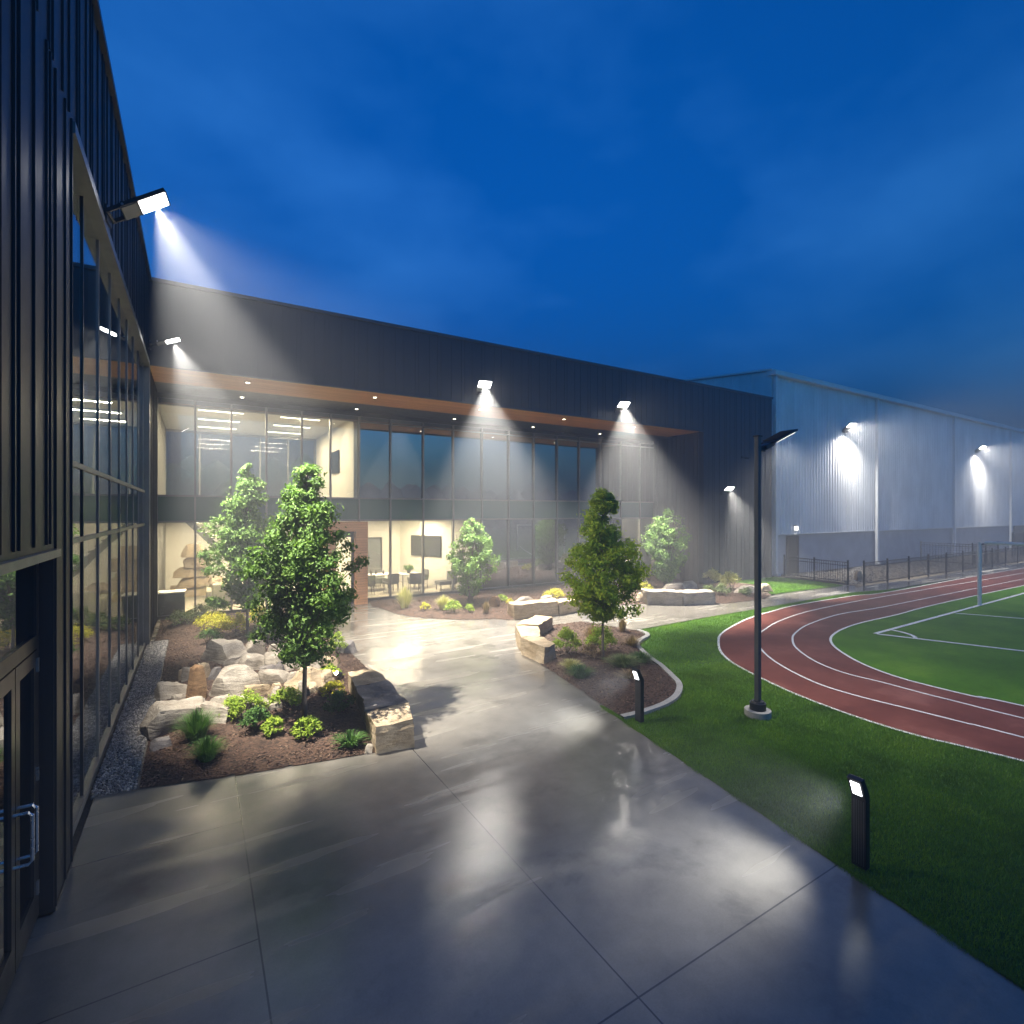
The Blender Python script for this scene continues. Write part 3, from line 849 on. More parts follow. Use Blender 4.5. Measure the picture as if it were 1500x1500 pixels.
for x, nx_ in ((.8, 'left'), (3.6, 'right')):
    for y, ny_ in ((22.4, 'front'), (24.6, 'middle'), (26.8, 'rear')):
        strip(x, y, 7.44, 1.5, 'bright strip light on the upper room ceiling, %s row, %s column' % (ny_, nx_), 28)
for x, nx_ in ((.4, 'left'), (3.0, 'right')):
    strip(x, 22.3, 3.31, 1.6, 'strip light on the lobby ceiling close to the glass, %s one' % nx_, 62)
    strip(x, 25.5, 3.31, 1.6, 'strip light deep in the lobby ceiling, %s one' % nx_, 62)
strip(7.2, 22.6, 3.31, 1.4, 'strip light over the meeting room table', 48)
strip(8.6, 23.2, 3.31, 1.2, 'strip light near the television in the meeting room', 42)
strip(20.8, 22.3, 3.31, 1.0, 'strip light in the small lit room at the right end', 60)

# ------------------------------------------------------------------ pole lamp
px, py = P(1110, 1047)
t = thing('lamp_post', (px, py, 0), 'tall grey square lamp post with one flat tilted head standing on the lawn', 'lamp post')
mb = MB().tube([(px, py, -.15), (px, py, .10)], .22, 28); mb.build('footing', M['concrete_ft'], t, bevel=.01)
mb = MB().tube([(px, py, .10), (px, py, .22)], .135, 24).tube([(px, py, .22), (px, py, .25)], [.115, .10], 24)
mb.build('base_cover', M['black_metal'], t)
MB().box(px-.043, px+.043, py-.043, py+.043, .25, 4.93).build('pole', M['gray_metal'], t, bevel=.008)
MB().box(px-.056, px+.056, py-.056, py+.056, 4.93, 4.955).build('pole_cap', M['black_metal'], t)
o3 = Vector((1, -.02, 0)).normalized(); side = Vector((-o3.y, o3.x, 0)); tl = R(22)
ax = o3*math.cos(tl)+Vector((0, 0, math.sin(tl))); up = -o3*math.sin(tl)+Vector((0, 0, math.cos(tl)))
b0 = Vector((px, py, 4.72))+o3*.05
MB().obox(b0+o3*.06, o3, side, (0, 0, 1), .14, .07, .09).build('arm', M['black_metal'], t, bevel=.006)
b1 = b0+o3*.10+Vector((0, 0, .02))
MB().obox(b1+ax*.12+up*.01, ax, side, up, .26, .16, .085).build('driver_box', M['black_metal'], t, bevel=.01)
hd = MB().obox(b1+ax*.53+up*.045, ax, side, up, .74, .30, .038)
for k in range(13): hd.obox(b1+ax*(.24+k*.045)+up*.075, ax, side, up, .010, .26, .026)
hd.build('lamp_head', M['black_metal'], t, bevel=.006)
MB().obox(b1+ax*.55+up*.021, ax, side, up, .60, .25, .010).build('lens', emis('post_lamp_lens', (1, .97, .92), 8), t)
spot(t, b1+ax*.55-up*.04, (.55, .05, -1), 1000, 150, 1.0, rad=.14)

# ------------------------------------------------------------------ bollards
def bollard(x, y, h, label):
    t = thing('bollard_light', (x, y, 0), label, 'bollard', 'black bollard lights on the lawn edge')
    w = .14
    prof = [(.035, 0), (.035, h*.79), (-.075, h), (-.135, h*.985), (-.045, h*.76), (-.045, 0)]
    mb = MB()
    n_ = len(prof)
    v = [(x+a_, y-w/2, z) for a_, z in prof] + [(x+a_, y+w/2, z) for a_, z in prof]
    fcs = [(0, 1, 2, 3, 4, 5), tuple(reversed(range(6, 12)))] + [((i+1) % 6, i, 6+i, 6+(i+1) % 6) for i in range(6)]
    mb.add(v, fcs); mb.build('post', M['black_metal'], t, bevel=.006)
    # grooves along the shaft
    g = MB()
    for k in range(5): g.box(x-.048, x-.0455, y-.050+k*.022, y-.043+k*.022, .03, h*.73)
    g.build('groove_strip', M['gray_metal'], t)
    a_ = Vector((-.045+.135, 0, h*.76-h*.985)); a_.normalize()
    nrm = Vector((-abs(a_.z), 0, -abs(a_.x))).normalized()
    c = Vector((x-.09, y, h*.872))+nrm*.004
    MB().obox(c, a_, (0, 1, 0), nrm, .150, .085, .010).build('lens', M['lens_small'], t)
    spot(t, c+nrm*.03, (-.85, .62, -.24), 620, 98, 1.0, (.95, .98, 1), .09)
bollard(5.78, 2.67, .93, 'black bollard light nearest the camera, glowing over the pavement edge')
bollard(6.52, 6.49, .92, 'grey black bollard light beside the curved kerb of the right planting bed')

# ------------------------------------------------------------------ goal
t = thing('football_goal', (25.9, 4.1, 0), 'white football goal standing on the line of the green field', 'goal')
for y in (7.76, .44): MB().tube([(25.9, y, -.02), (25.9, y, 2.44)], .062, 16).build('post', M['paint_white'], t, smooth=False)
MB().tube([(25.9, 7.60, 2.42), (25.9, .5, 2.42)], .055, 12).build('crossbar', M['paint_white'], t)
MB().tube([(25.9, 7.78, 2.36), (25.9, 7.62, 2.36)], .02, 8).build('net_clip', M['black_metal'], t)

# ------------------------------------------------------------------ fences
def fence(p0, p1, h, nb, label, pick=.12, mesh=False):
    p0, p1 = Vector((*p0, 0)), Vector((*p1, 0)); d = (p1-p0); L = d.length; d.normalize(); s = Vector((-d.y, d.x, 0))
    t = thing('fence', p0, label, 'fence')
    for k in range(nb+1):
        c = p0+d*(L*k/nb)
        MB().obox(c+Vector((0, 0, h/2+.03)), d, s, (0, 0, 1), .065, .065, h+.1).build('post', M['black_metal'], t)
    for k in range(nb):
        a_, b_ = p0+d*(L*k/nb+.035), p0+d*(L*(k+1)/nb-.035)
        w = (b_-a_).length; m_ = (a_+b_)/2
        mb = MB()
        for z in (.12, h-.04, h-.2): mb.obox(m_+Vector((0, 0, z)), d, s, (0, 0, 1), w, .035, .035)
        n_ = max(2, int(w/pick))
        for q in range(1, n_):
            mb.obox(a_+d*(w*q/n_)+Vector((0, 0, h/2+.03)), d, s, (0, 0, 1), .018, .014, h-.1)
        if mesh:
            for q in range(1, 9): mb.obox(m_+Vector((0, 0, h*q/9)), d, s, (0, 0, 1), w, .012, .012)
        mb.build('picket_panel', M['black_metal'], t)
fence((28.3, 17.0), (27.75, 13.4), 1.12, 2, 'short black picket fence running out from the black hall door')
fence((27.85, 12.72), (75.8, 12.72), 1.15, 20, 'long black picket fence along the back of the running track')
fence((44.5, 16.6), (44.5, 13.7), 1.45, 1, 'left side of a mesh enclosure against the hall', .16, True)
fence((44.5, 13.7), (49.2, 13.7), 1.45, 2, 'front side of the mesh enclosure behind the long fence', .16, True)
fence((55.5, 14.6), (66, 14.6), 1.9, 4, 'taller black fence in front of the hall, behind the goal', .16)

# ------------------------------------------------------------------ rocks
def rock(x, y, z, sx, sy, sz, m, label, seed, rot=0, flat=.55, name='boulder', sub=4, cuts=13, group='boulders in the left rock garden', box=5.0, rough=.11):
    r = random.Random(seed)
    bm = bmesh.new(); bmesh.ops.create_icosphere(bm, subdivisions=sub, radius=1)
    planes = []
    for k in range(cuts):
        n_ = Vector((r.uniform(-1, 1), r.uniform(-1, 1), r.uniform(-.25, .9))).normalized()
        planes.append((n_, r.uniform(.50, .80)))
    planes.append((Vector((r.uniform(-.12, .12), r.uniform(-.12, .12), 1)).normalized(), flat))
    for v in bm.verts:
        c = v.co
        k = (abs(c.x)**box+abs(c.y)**box+abs(c.z)**box)**(1/box)
        c = c/k
        for n_, d in planes:
            e = c.dot(n_)-d*(1.15 if box > 4 else 1)
            if e > 0: c = c-n_*e
        nn = noise.fractal(Vector((c.x*1.5+seed, c.y*1.5, c.z*3.5)), 1.0, 2.0, 4)
        st = noise.noise(Vector((c.x*.8+seed, c.y*.8, c.z*9)))
        ln = c.length
        c = c*(1+rough*nn+.045*st+.03*abs(noise.noise(Vector((c.x*6+seed, c.y*6, c.z*8)))))
        v.co = c
    zt = max(v.co.z for v in bm.verts)
    ca, sa = math.cos(R(rot)), math.sin(R(rot))
    for v in bm.verts:
        a_, b_ = v.co.x*sx/2, v.co.y*sy/2
        zz = v.co.z/zt*sz
        v.co = Vector((a_*ca-b_*sa, a_*sa+b_*ca, max(zz, -.06)))
    me = bpy.data.meshes.new(name); bm.to_mesh(me); bm.free()
    me.materials.append(m)
    me.polygons.foreach_set('use_smooth', [True]*len(me.polygons))
    try: me.set_sharp_from_angle(angle=R(28))
    except Exception: pass
    o = bpy.data.objects.new(name, me); col.objects.link(o); o.location = (x, y, z)
    return tag(o, label, 'rock', group)
def rockpx(x0, x1, ytop, ybot, zh, dep, m, label, seed, **kw):
    """outline in the picture -> position and size: ybot is the foot of the stone"""
    X_, Y_ = P((x0+x1)/2, ybot)
    D = depth(X_, Y_); wpx = (x1-x0)*D/760
    X_ += SY*dep*.45; Y_ += CY*dep*.45
    rot = kw.pop('rot', -YAW)
    return rock(X_, Y_, bedz(X_, Y_, bedA)-.03, wpx*1.06, dep, zh*1.22, m, label, seed, rot=rot, **kw)
RK, RW, RD_, RB = M['rock'], M['rock_warm'], M['rock_dark'], M['rock_brown']
rockpx(277, 351, 933, 980, .42, .95, RK, 'big flat topped grey boulder at the back of the rock garden', 11)
rockpx(344, 386, 945, 970, .34, .6, RK, 'medium pale boulder just right of the big rear flat one', 12)
rockpx(380, 412, 948, 972, .30, .5, RK, 'rear boulder half hidden by the tree crown', 13)
rockpx(335, 389, 961, 992, .30, .55, RK, 'rough boulder between the rear flat rock and the long tilted slab', 14)
rockpx(382, 424, 961, 993, .36, .5, RK, 'squarish pale boulder left of the tree trunk in the middle row', 15)
rockpx(424, 474, 959, 992, .26, .5, RK, 'boulder behind the trunk on the right of the middle row', 16)
rockpx(287, 376, 976, 1030, .46, .85, RK, 'large long grey slab in the centre of the rock garden', 17, flat=.5)
rockpx(264, 293, 976, 1037, .56, .30, RB, 'upright brown stump shaped stone beside the central slab', 18, flat=.8, box=3, cuts=5)
rockpx(210, 266, 997, 1030, .26, .5, RK, 'grey boulder left of the brown upright stone', 19)
rockpx(180, 280, 1027, 1085, .34, .85, RK, 'broad flat dark grey boulder nearest the gravel strip', 20, flat=.45)
rockpx(265, 326, 1036, 1073, .28, .5, RK, 'small grey boulder in front of the brown upright stone', 21)
rockpx(300, 342, 1024, 1042, .12, .35, RK, 'low rounded stone in front of the central slab', 22, sub=3)
rockpx(320, 398, 1023, 1048, .14, .5, RK, 'flat pale paving like stone in the front row', 23, flat=.4)
rockpx(352, 388, 1006, 1030, .20, .35, RW, 'small tan stone at the right tip of the central slab', 24, sub=3)
rockpx(386, 416, 1004, 1033, .24, .32, RW, 'tan wedge shaped stone in the middle of the pile', 25, sub=3)
rockpx(402, 438, 1012, 1036, .20, .34, RW, 'pale tan stone just left of the tree trunk foot', 26, sub=3)
rockpx(414, 476, 974, 1020, .34, .75, RW, 'large warm lit slab behind the trunk, leaning to the right', 27)
rockpx(452, 490, 985, 1014, .26, .4, RW, 'bright yellow lit stone next to the ground spotlight', 28)
rockpx(466, 496, 968, 990, .28, .35, RW, 'small tan stone behind the ground spotlight', 29, sub=3)
rockpx(368, 416, 986, 1010, .22, .5, RK, 'low stone wedged in the middle of the rock pile', 30, sub=3)
rockpx(205, 245, 1078, 1104, .12, .35, RD_, 'low dark stone at the front left of the bed', 31, sub=3)
rockpx(487, 513, 944, 962, .26, .8, RD_, 'dark long stone on the pavement edge behind the stone seat', 32, rot=75)

extra_rocks = [(342, 372, 1000, 1018, .2, .3, 'pale wedge between the slab and the tan stones'), (300, 330, 960, 978, .2, .4, 'small stone leaning on the rear flat boulder'),
    (386, 412, 1030, 1050, .12, .3, 'low pale stone touching the lime shrub behind'), (240, 268, 1022, 1040, .16, .3, 'small grey stone between the left boulders'), (436, 462, 1008, 1026, .16, .3, 'small cream stone under the warm lit slab'),
    (404, 430, 966, 984, .24, .4, 'angular stone behind the squarish pale boulder'), (356, 380, 948, 962, .3, .4, 'stone peeping over the medium pale boulder'), (462, 484, 1012, 1028, .14, .26, 'small bright stone just below the ground spotlight'),
    (190, 216, 1058, 1082, .12, .3, 'small stone half sunk beside the gravel strip'), (286, 310, 1040, 1056, .14, .26, 'dark cobble between stump stone and flat boulder')]
for k, (a0, a1, b0q, b1q, zh, dp, lb) in enumerate(extra_rocks):
    rockpx(a0, a1, b0q, b1q, zh, dp, (RK, RW, RK)[k % 3], lb, 90+k, sub=3)
for k in range(22):
    a0 = rnd.uniform(250, 460); b0q = rnd.uniform(972, 1036); w0 = rnd.uniform(18, 34)
    if a0 < 300 and b0q < 1000: continue
    rockpx(a0, a0+w0, b0q-16, b0q, rnd.uniform(.16, .34), rnd.uniform(.22, .42), (RK, RK, RW, RD_)[k % 4], 'angular filler stone wedged between the larger boulders of the left rock garden', 130+k, sub=3, rot=rnd.uniform(0, 90))
# quarried seat blocks
def block(poly, h, m, label, seed, cat='stone block', name='stone_block', group=None, z0=0.0, rough=.025, div=.09, warm=None):
    cx = sum(p[0] for p in poly)/4; cy_ = sum(p[1] for p in poly)/4
    bm = bmesh.new()
    vs = [bm.verts.new((p[0]-cx, p[1]-cy_, z)) for z in (-.03, h) for p in poly]
    for fc_ in ((0,3,2,1),(4,5,6,7),(0,1,5,4),(1,2,6,5),(2,3,7,6),(3,0,4,7)): bm.faces.new([vs[i] for i in fc_])
    bmesh.ops.recalc_face_normals(bm, faces=bm.faces)
    L = max((Vector(poly[i])-Vector(poly[(i+1) % 4])).length for i in range(4))
    for _ in range(4):
        es = [e for e in bm.edges if e.calc_length() > div]
        if not es: break
        bmesh.ops.subdivide_edges(bm, edges=es, cuts=1, use_grid_fill=True)
    bm.normal_update()
    for v in bm.verts:
        p = v.co+Vector((seed*3.1, 0, 0))
        q = noise.noise_vector(p*3.0)*rough*1.4+noise.noise_vector(p*9)*rough*.6
        q += v.normal*noise.noise(Vector((p.x*2, p.y*2, p.z*14)))*rough*.7
        v.co += q if v.co.z > 0.01 else Vector((q.x, q.y, 0))
    bmesh.ops.triangulate(bm, faces=bm.faces)
    me = bpy.data.meshes.new(name); bm.to_mesh(me); bm.free(); me.materials.append(m)
    me.polygons.foreach_set('use_smooth', [True]*len(me.polygons))
    try: me.set_sharp_from_angle(angle=R(35))
    except Exception: pass
    o = bpy.data.objects.new(name, me); col.objects.link(o); o.location = (cx, cy_, z0)
    return tag(o, label, cat, group)
GS = 'quarried stone seat blocks'
block([(2.27, 7.62), (2.84, 7.56), (2.98, 8.20), (2.31, 8.26)], .44, M['rock_warm'], 'rough pitted stone block at the near end of the left seat wall', 1, group=GS, rough=.032)
block([(2.32, 8.28), (2.98, 8.22), (3.04, 9.38), (2.44, 9.44)], .47, M['rock_dark'], 'long dark slab in the middle of the left seat wall', 2, group=GS, rough=.035)
block([(2.45, 9.46), (3.05, 9.40), (3.04, 10.3), (2.55, 10.38)], .46, M['rock_warm'], 'smooth cream stone block at the far end of the left seat wall', 3, group=GS, rough=.018)
rock(2.2, 7.75, 0.0, .16, .16, .12, M['rock'], 'small grey cobble at the foot of the near seat block', 77, sub=3)
block([(6.98, 10.02), (7.38, 10.12), (7.55, 11.0), (7.02, 11.1)], .42, M['rock_warm'], 'golden stone seat block at the near end of the curved seat', 4, group=GS)
block([(7.04, 11.12), (7.56, 11.02), (8.15, 12.0), (7.65, 12.4)], .42, M['rock_warm'], 'tan middle block of the curved stone seat', 5, group=GS)
block([(7.67, 12.42), (8.17, 12.02), (9.2, 12.75), (8.85, 13.2)], .44, M['rock_warm'], 'far block of the curved stone seat with a dark inner face', 6, group=GS)
b0_, b1_ = P(753, 908), P(818, 902); b2_ = P(843, 898)
block([b0_, b1_, (b1_[0]+.25, b1_[1]+.55), (b0_[0]+.1, b0_[1]+.6)], .50, M['rock_warm'], 'long flat stone bench in front of the glass, left block', 7, group=GS)
block([(b1_[0]+.03, b1_[1]+.0), (b2_[0]+.35, b2_[1]+.1), (b2_[0]+.5, b2_[1]+.6), (b1_[0]+.28, b1_[1]+.55)], .46, M['rock_warm'], 'short flat stone bench block behind the yellow green tree', 8, group=GS)
c0, c1, c2 = P(948, 886), P(1000, 887), P(1048, 885)
block([c0, c1, (c1[0]+.3, c1[1]+.7), (c0[0]+.3, c0[1]+.7)], .52, M['rock'], 'grey stone bench below the far shrub tree, left block', 9, group=GS)
block([(c1[0]+.03, c1[1]), c2, (c2[0]+.3, c2[1]+.7), (c1[0]+.33, c1[1]+.7)], .48, M['rock'], 'grey stone bench block fading into the glare near the right end wall', 10, group=GS)
GB = 'loose stones in the beds by the glass front'
def rk(px_, py_, sx, sy, sz, m, label, seed, g=GB, rot=0):
    X_, Y_ = P(px_, py_); rock(X_, Y_, .05, sx, sy, sz, m, label, seed, rot=rot, sub=3, group=g)
rk(725, 891, .5, .5, .42, M['rock_brown'], 'small upright brown stone at the left end of the bench by the glass', 41)
rk(768, 886, 1.3, .7, .30, M['rock'], 'pale flat stone behind the bench by the glass', 42)
rk(800, 888, .7, .6, .38, M['rock'], 'pointed white grey stone behind the bench by the glass', 43)
rk(940, 882, .8, .6, .34, M['rock_warm'], 'tan stone at the left tip of the far bench', 44)
rk(985, 868, 1.8, .8, .40, M['rock'], 'long low boulder behind the far bench', 45)
rk(1012, 866, .9, .7, .40, M['rock'], 'rounded boulder beside the long low one in the far bed', 46)
rk(1095, 870, 1.6, .9, .32, M['rock'], 'low pale boulder near the small lawn by the hall', 47)
rk(1120, 866, 1.0, .8, .30, M['rock_warm'], 'rough stone at the edge of the small lawn', 48)
rk(1258, 850, .5, .5, .45, M['rock_warm'], 'small square stone behind the fence gap', 49)

# ------------------------------------------------------------------ foliage
def leaves(centers, rads, count, size, up=.35, outward=None, aspect=.55, bend=.25, droop=0.0):
    """count leaves scattered about cluster centres; folded six point leaves. returns verts, faces"""
    C = np.asarray(centers); r = np.asarray(rads)
    k = npr.integers(0, len(C), count)
    d = npr.normal(size=(count, 3)); d /= np.linalg.norm(d, axis=1)[:, None]
    rr = npr.random(count)**(.45)*np.where(npr.random(count) < .14, 1.45, 1.0)
    p = C[k]+d*(rr*r[k])[:, None]*np.array([1, 1, .8])
    nrm = d*.7+npr.normal(size=(count, 3))*.55+np.array([0, 0, up])
    if outward is not None: nrm += (p-np.asarray(outward))*.25
    nrm /= np.linalg.norm(nrm, axis=1)[:, None]
    t = npr.normal(size=(count, 3))+np.array([0, 0, -droop]); t -= nrm*(t*nrm).sum(1)[:, None]; t /= np.linalg.norm(t, axis=1)[:, None]
    b = np.cross(nrm, t)
    s = size*(.65+.7*npr.random(count))[:, None]
    w = s*aspect/2
    v = np.empty((count, 6, 3))
    v[:, 0] = p-t*s*.5
    v[:, 1] = p-t*s*.1+b*w+nrm*w*bend
    v[:, 2] = p+t*s*.25+b*w*.7+nrm*w*bend*.6
    v[:, 3] = p+t*s*.55-nrm*s*bend*.4
    v[:, 4] = p+t*s*.25-b*w*.7+nrm*w*bend*.6
    v[:, 5] = p-t*s*.1-b*w+nrm*w*bend
    base = (np.arange(count)*6)[:, None]
    f1 = base+np.array([[0, 1, 2, 3]]); f2 = base+np.array([[0, 3, 4, 5]])
    return v.reshape(-1, 3), np.concatenate([f1, f2]).tolist()

def tree(x, y, z0, prof, clear, nleaf, lsize, m, bark, label, ncl=150, stems=1, trad=.045, lean=0.0, seed=1, group=None, crad=.2, name='tree', extra=()):
    r = random.Random(seed)
    t = thing(name, (x, y, z0), label, 'tree', group)
    zs = [p[0] for p in prof]; rs = [p[1] for p in prof]; top = zs[-1]
    R_ = lambda z: float(np.interp(z, zs, rs))
    cl, rad = [], []
    mbt, mbb = MB(), []
    if stems == 1:
        pts = [(x+lean*(q**1.5)+r.uniform(-.012, .012)*(q > 0), y+r.uniform(-.012, .012)*(q > 0), z0-.05+(top*.93)*q) for q in np.linspace(0, 1, 9)]
        mbt.tube(pts, [trad*(1.25 if q == 0 else 1)*(1-.85*q) for q in np.linspace(0, 1, 9)], 10)
    tries = 0
    while len(cl) < ncl and tries < ncl*30:
        tries += 1
        z = r.uniform(zs[0], zs[-1]); a_ = r.uniform(0, 2*math.pi)
        RR = R_(z)*1.10
        if r.random() > (RR/max(rs))**1.1+.06: continue
        lump = .86+.30*noise.noise(Vector((math.cos(a_)*1.7+seed, math.sin(a_)*1.7, z*1.6)))*1.4
        q = r.random()**.55
        cx_ = x+lean*(z/top)**1.5+math.cos(a_)*RR*lump*q*.94; cy_ = y+math.sin(a_)*RR*lump*q*.94
        # gaps: drop clusters where the noise is low near the outside
        if noise.noise(Vector((cx_*1.6+seed*5, cy_*1.6, z*1.7))) < -.19 and q > .45: continue
        cl.append((cx_, cy_, z0+z)); rad.append(crad*r.uniform(.6, 1.25)*(.42+.58*min(1, RR/(.6*max(rs)))))
    for e in extra:
        cl.append((x+e[0], y+e[1], z0+e[2])); rad.append(e[3])
    # limbs to the clusters
    lim = MB()
    if stems == 1:
        for c in cl[::2]:
            zz = max(clear*.9, (c[2]-z0)-math.hypot(c[0]-x, c[1]-y)*.75-.05)
            q = zz/(top*.93)
            s_ = Vector((x+lean*(min(q, 1)**1.5), y, z0+min(zz, top*.92)))
            e_ = Vector(c); m_ = (s_+e_)/2+Vector((0, 0, -.03+r.uniform(-.04, .04)))
            lim.tube([s_, m_, e_], [.016, .010, .004], 5)
    else:
        for k in range(stems):
            a_ = 2*math.pi*k/stems+r.uniform(-.3, .3); rr = r.uniform(.35, .75)
            hh = r.uniform(.72, .95)*top
            pts = []
            for q in np.linspace(0, 1, 7):
                dd = .05+rr*R_(hh*.75)*q**1.3
                pts.append((x+math.cos(a_)*dd+r.uniform(-.02, .02), y+math.sin(a_)*dd+r.uniform(-.02, .02), z0-.05+hh*q))
            mbt.tube(pts, [trad*(1-.8*q) for q in np.linspace(0, 1, 7)], 7)
            near = [c for c in cl if abs(math.atan2(math.sin(math.atan2(c[1]-y, c[0]-x)-a_), math.cos(math.atan2(c[1]-y, c[0]-x)-a_))) < math.pi/stems+.2]
            for c in near[::2]:
                q = min(.95, max(.15, ((c[2]-z0)-.25)/hh)); i = int(q*6); s_ = Vector(pts[i])
                lim.tube([s_, (s_+Vector(c))/2, c], [.012, .008, .004], 5)
    tr = mbt.build('trunk', bark, t, smooth=True)
    lim.build('branches', bark, t)
    v, f_ = leaves(cl, rad, nleaf, lsize, outward=(x, y, z0+top*.5), droop=.5)
    mesh_obj('crown', v, f_, m, t)
    return t
ax_, ay_ = P(446, 1066)
tree(ax_, ay_, .08, [(1.05, .15), (1.2, .5), (1.5, .78), (2.0, .95), (2.5, .92), (3.0, .74), (3.5, .50), (4.0, .28), (4.5, .05)], 1.1, 30000, .060, M['leaf'], M['bark'],
     'front tree with a dense dark green crown rising from the rock garden mulch', 230, trad=.042, lean=.03, seed=3, crad=.20)
bx_, by_ = P(363, 936)
tree(bx_, by_, .08, [(.85, .15), (1.2, .55), (1.7, .90), (2.3, 1.05), (3.0, .98), (3.5, .62), (4.0, .55), (4.4, .32), (4.85, .06)], .85, 17000, .095, M['leaf_pale'], M['bark_pale'],
     'pale green tree behind the front one, close to the glass and gold shrubs', 200, trad=.04, lean=0, seed=8, crad=.25, extra=[(-.75, .45, .95, .2), (-.6, .35, .9, .18), (-.9, .5, 1.0, .15)])
cx_, cy2 = P(883, 972)
tree(cx_, cy2, .06, [(1.0, .2), (1.15, .6), (1.5, .92), (2.0, 1.0), (2.5, .92), (2.9, .72), (3.3, .52), (3.7, .36), (4.12, .12)], 1.05, 24000, .072, M['leaf_yel'], M['bark_pale'],
     'yellow green tree with a thin trunk in the bed inside the curved seat', 210, trad=.032, lean=0, seed=14, crad=.21)
dx_, dy_ = P(690, 889)
tree(dx_, dy_, .05, [(.45, .25), (.9, .70), (1.4, .98), (2.0, 1.0), (2.5, .80), (2.9, .45), (3.25, .1)], .6, 7500, .10, M['leaf_pale'], M['bark'],
     'multi stemmed pale green shrub tree in front of the meeting room glass', 110, stems=6, trad=.028, seed=21, crad=.24, name='shrub_tree')
ex_, ey_ = P(975, 866)
tree(ex_, ey_, .05, [(.45, .2), (.9, .6), (1.5, .90), (2.2, 1.0), (2.8, .82), (3.2, .50), (3.6, .1)], .6, 8500, .105, M['leaf_pale'], M['bark'],
     'multi stemmed pale shrub tree against the taupe end of the recess', 120, stems=6, trad=.03, seed=25, crad=.26, name='shrub_tree')

def poly_at(x, y):
    for p_, h_ in ((bedA, .1), (bedC, .08), (bedD, .08)):
        z = bedz(x, y, p_, h_)
        if z: return z
    return 0.0
def mound(px_, py_, wpx, hpx, m, label, size=.045, n_=900, cat='shrub', name='shrub', seed=0):
    X_, Y_ = P(px_, py_); D = depth(X_, Y_); w = wpx*D/760/2*1.12; h = hpx*D/760*1.2
    X_ += SY*w*.6; Y_ += CY*w*.6
    z = poly_at(X_, Y_)
    r = random.Random(px_*7+py_)
    cl, rad = [], []
    for k in range(26):
        a_ = r.uniform(0, 6.283); q = r.random()**.5
        cl.append((X_+math.cos(a_)*q*w*.8, Y_+math.sin(a_)*q*w*.8, z+h*(.25+.6*(1-q*q)*r.uniform(.6, 1)))); rad.append(w*.28)
    t = thing(name, (X_, Y_, z), label, cat)
    st = MB()
    for c in cl[::3]: st.tube([(X_, Y_, z-.03), ((X_+c[0])/2, (Y_+c[1])/2, z+h*.3), c], [.008, .006, .003], 4)
    st.build('stems', M['bark'], t)
    v, f_ = leaves(cl, rad, n_, size, up=.8)
    v[:, 2] = np.maximum(v[:, 2], z+.005)
    mesh_obj('foliage', v, f_, m, t)
def tuft(px_, py_, wpx, hpx, m, label, n_=260, spread=1.0, wid=.008, name='ornamental_grass', plume=False, cat='grass plant'):
    X_, Y_ = P(px_, py_); D = depth(X_, Y_); w = wpx*D/760/2; h = hpx*D/760
    z = poly_at(X_, Y_)
    a_ = npr.random(n_)*6.283; q = npr.random(n_)**.75; L = h*(.38+.68*npr.random(n_)**.8)*(1.05-.35*q)
    dirv = np.stack([np.cos(a_), np.sin(a_), np.zeros(n_)], 1)
    base = np.array([X_, Y_, z-.01])+dirv*(q*w*.35)[:, None]
    out = dirv*(q*w*spread)[:, None]
    sd = np.stack([-np.sin(a_), np.cos(a_), np.zeros(n_)], 1)*wid
    V = np.empty((n_, 7, 3))
    for k, (t_, ww) in enumerate(((0, 1.0), (.4, .9), (.75, .6))):
        p = base+out*(t_**1.8)+np.array([0, 0, 1])*(L*(t_-.12*t_*t_*spread))[:, None]
        V[:, 2*k] = p-sd*ww; V[:, 2*k+1] = p+sd*ww
    V[:, 6] = base+out+np.array([0, 0, 1])*(L*(1-.25*spread))[:, None]
    b = (np.arange(n_)*7)[:, None]
    F = (b+np.array([[0,1,3,2]])).tolist()+(b+np.array([[2,3,5,4]])).tolist()+(b+np.array([[4,5,6]])).tolist()
    o = mesh_obj(name, V.reshape(-1, 3), F, m, origin=(X_, Y_, z))
    tag(o, label, cat)
L_ = M
mound(345, 1066, 62, 34, L_['leaf_lime'], 'large lime green mound shrub in front of the pile of rocks', n_=1500)
mound(366, 1088, 46, 34, L_['leaf_dark'], 'dark green mound shrub just in front of the large lime one', n_=1200)
mound(395, 1092, 34, 28, L_['leaf_lime'], 'small lime shrub touching the right side of the dark mound', n_=900)
mound(413, 1048, 48, 24, L_['leaf_lime'], 'bright green low shrub left of the front tree trunk', n_=1100)
mound(445, 1096, 40, 32, L_['leaf_lime'], 'round lime shrub at the foot of the front tree trunk', n_=1100)
tuft(288, 1092, 62, 58, L_['leaf_dark'], 'bushy dark green fine leaved plant in front of the flat boulder', 700, .9, .005, 'fine_leaved_plant', cat='plant')
tuft(303, 1122, 54, 44, L_['leaf_dark'], 'fine leaved green plant nearest the pavement, left of the lime shrubs', 600, .9, .005, 'fine_leaved_plant', cat='plant')
tuft(513, 1098, 42, 34, L_['leaf_dark'], 'arching strap leaved plant beside the near seat block', 130, 1.3, .012, 'strap_leaved_plant', cat='plant')
mound(480, 1006, 32, 22, L_['leaf_lime'], 'green mound right of the trunk, below the glowing spotlight', n_=800)
mound(484, 1030, 34, 18, L_['leaf_gold'], 'small gold mound between two green ones beside the seat wall', n_=800)
mound(494, 1056, 46, 26, L_['leaf_dark'], 'green mound below the gold one beside the seat wall', n_=1100)
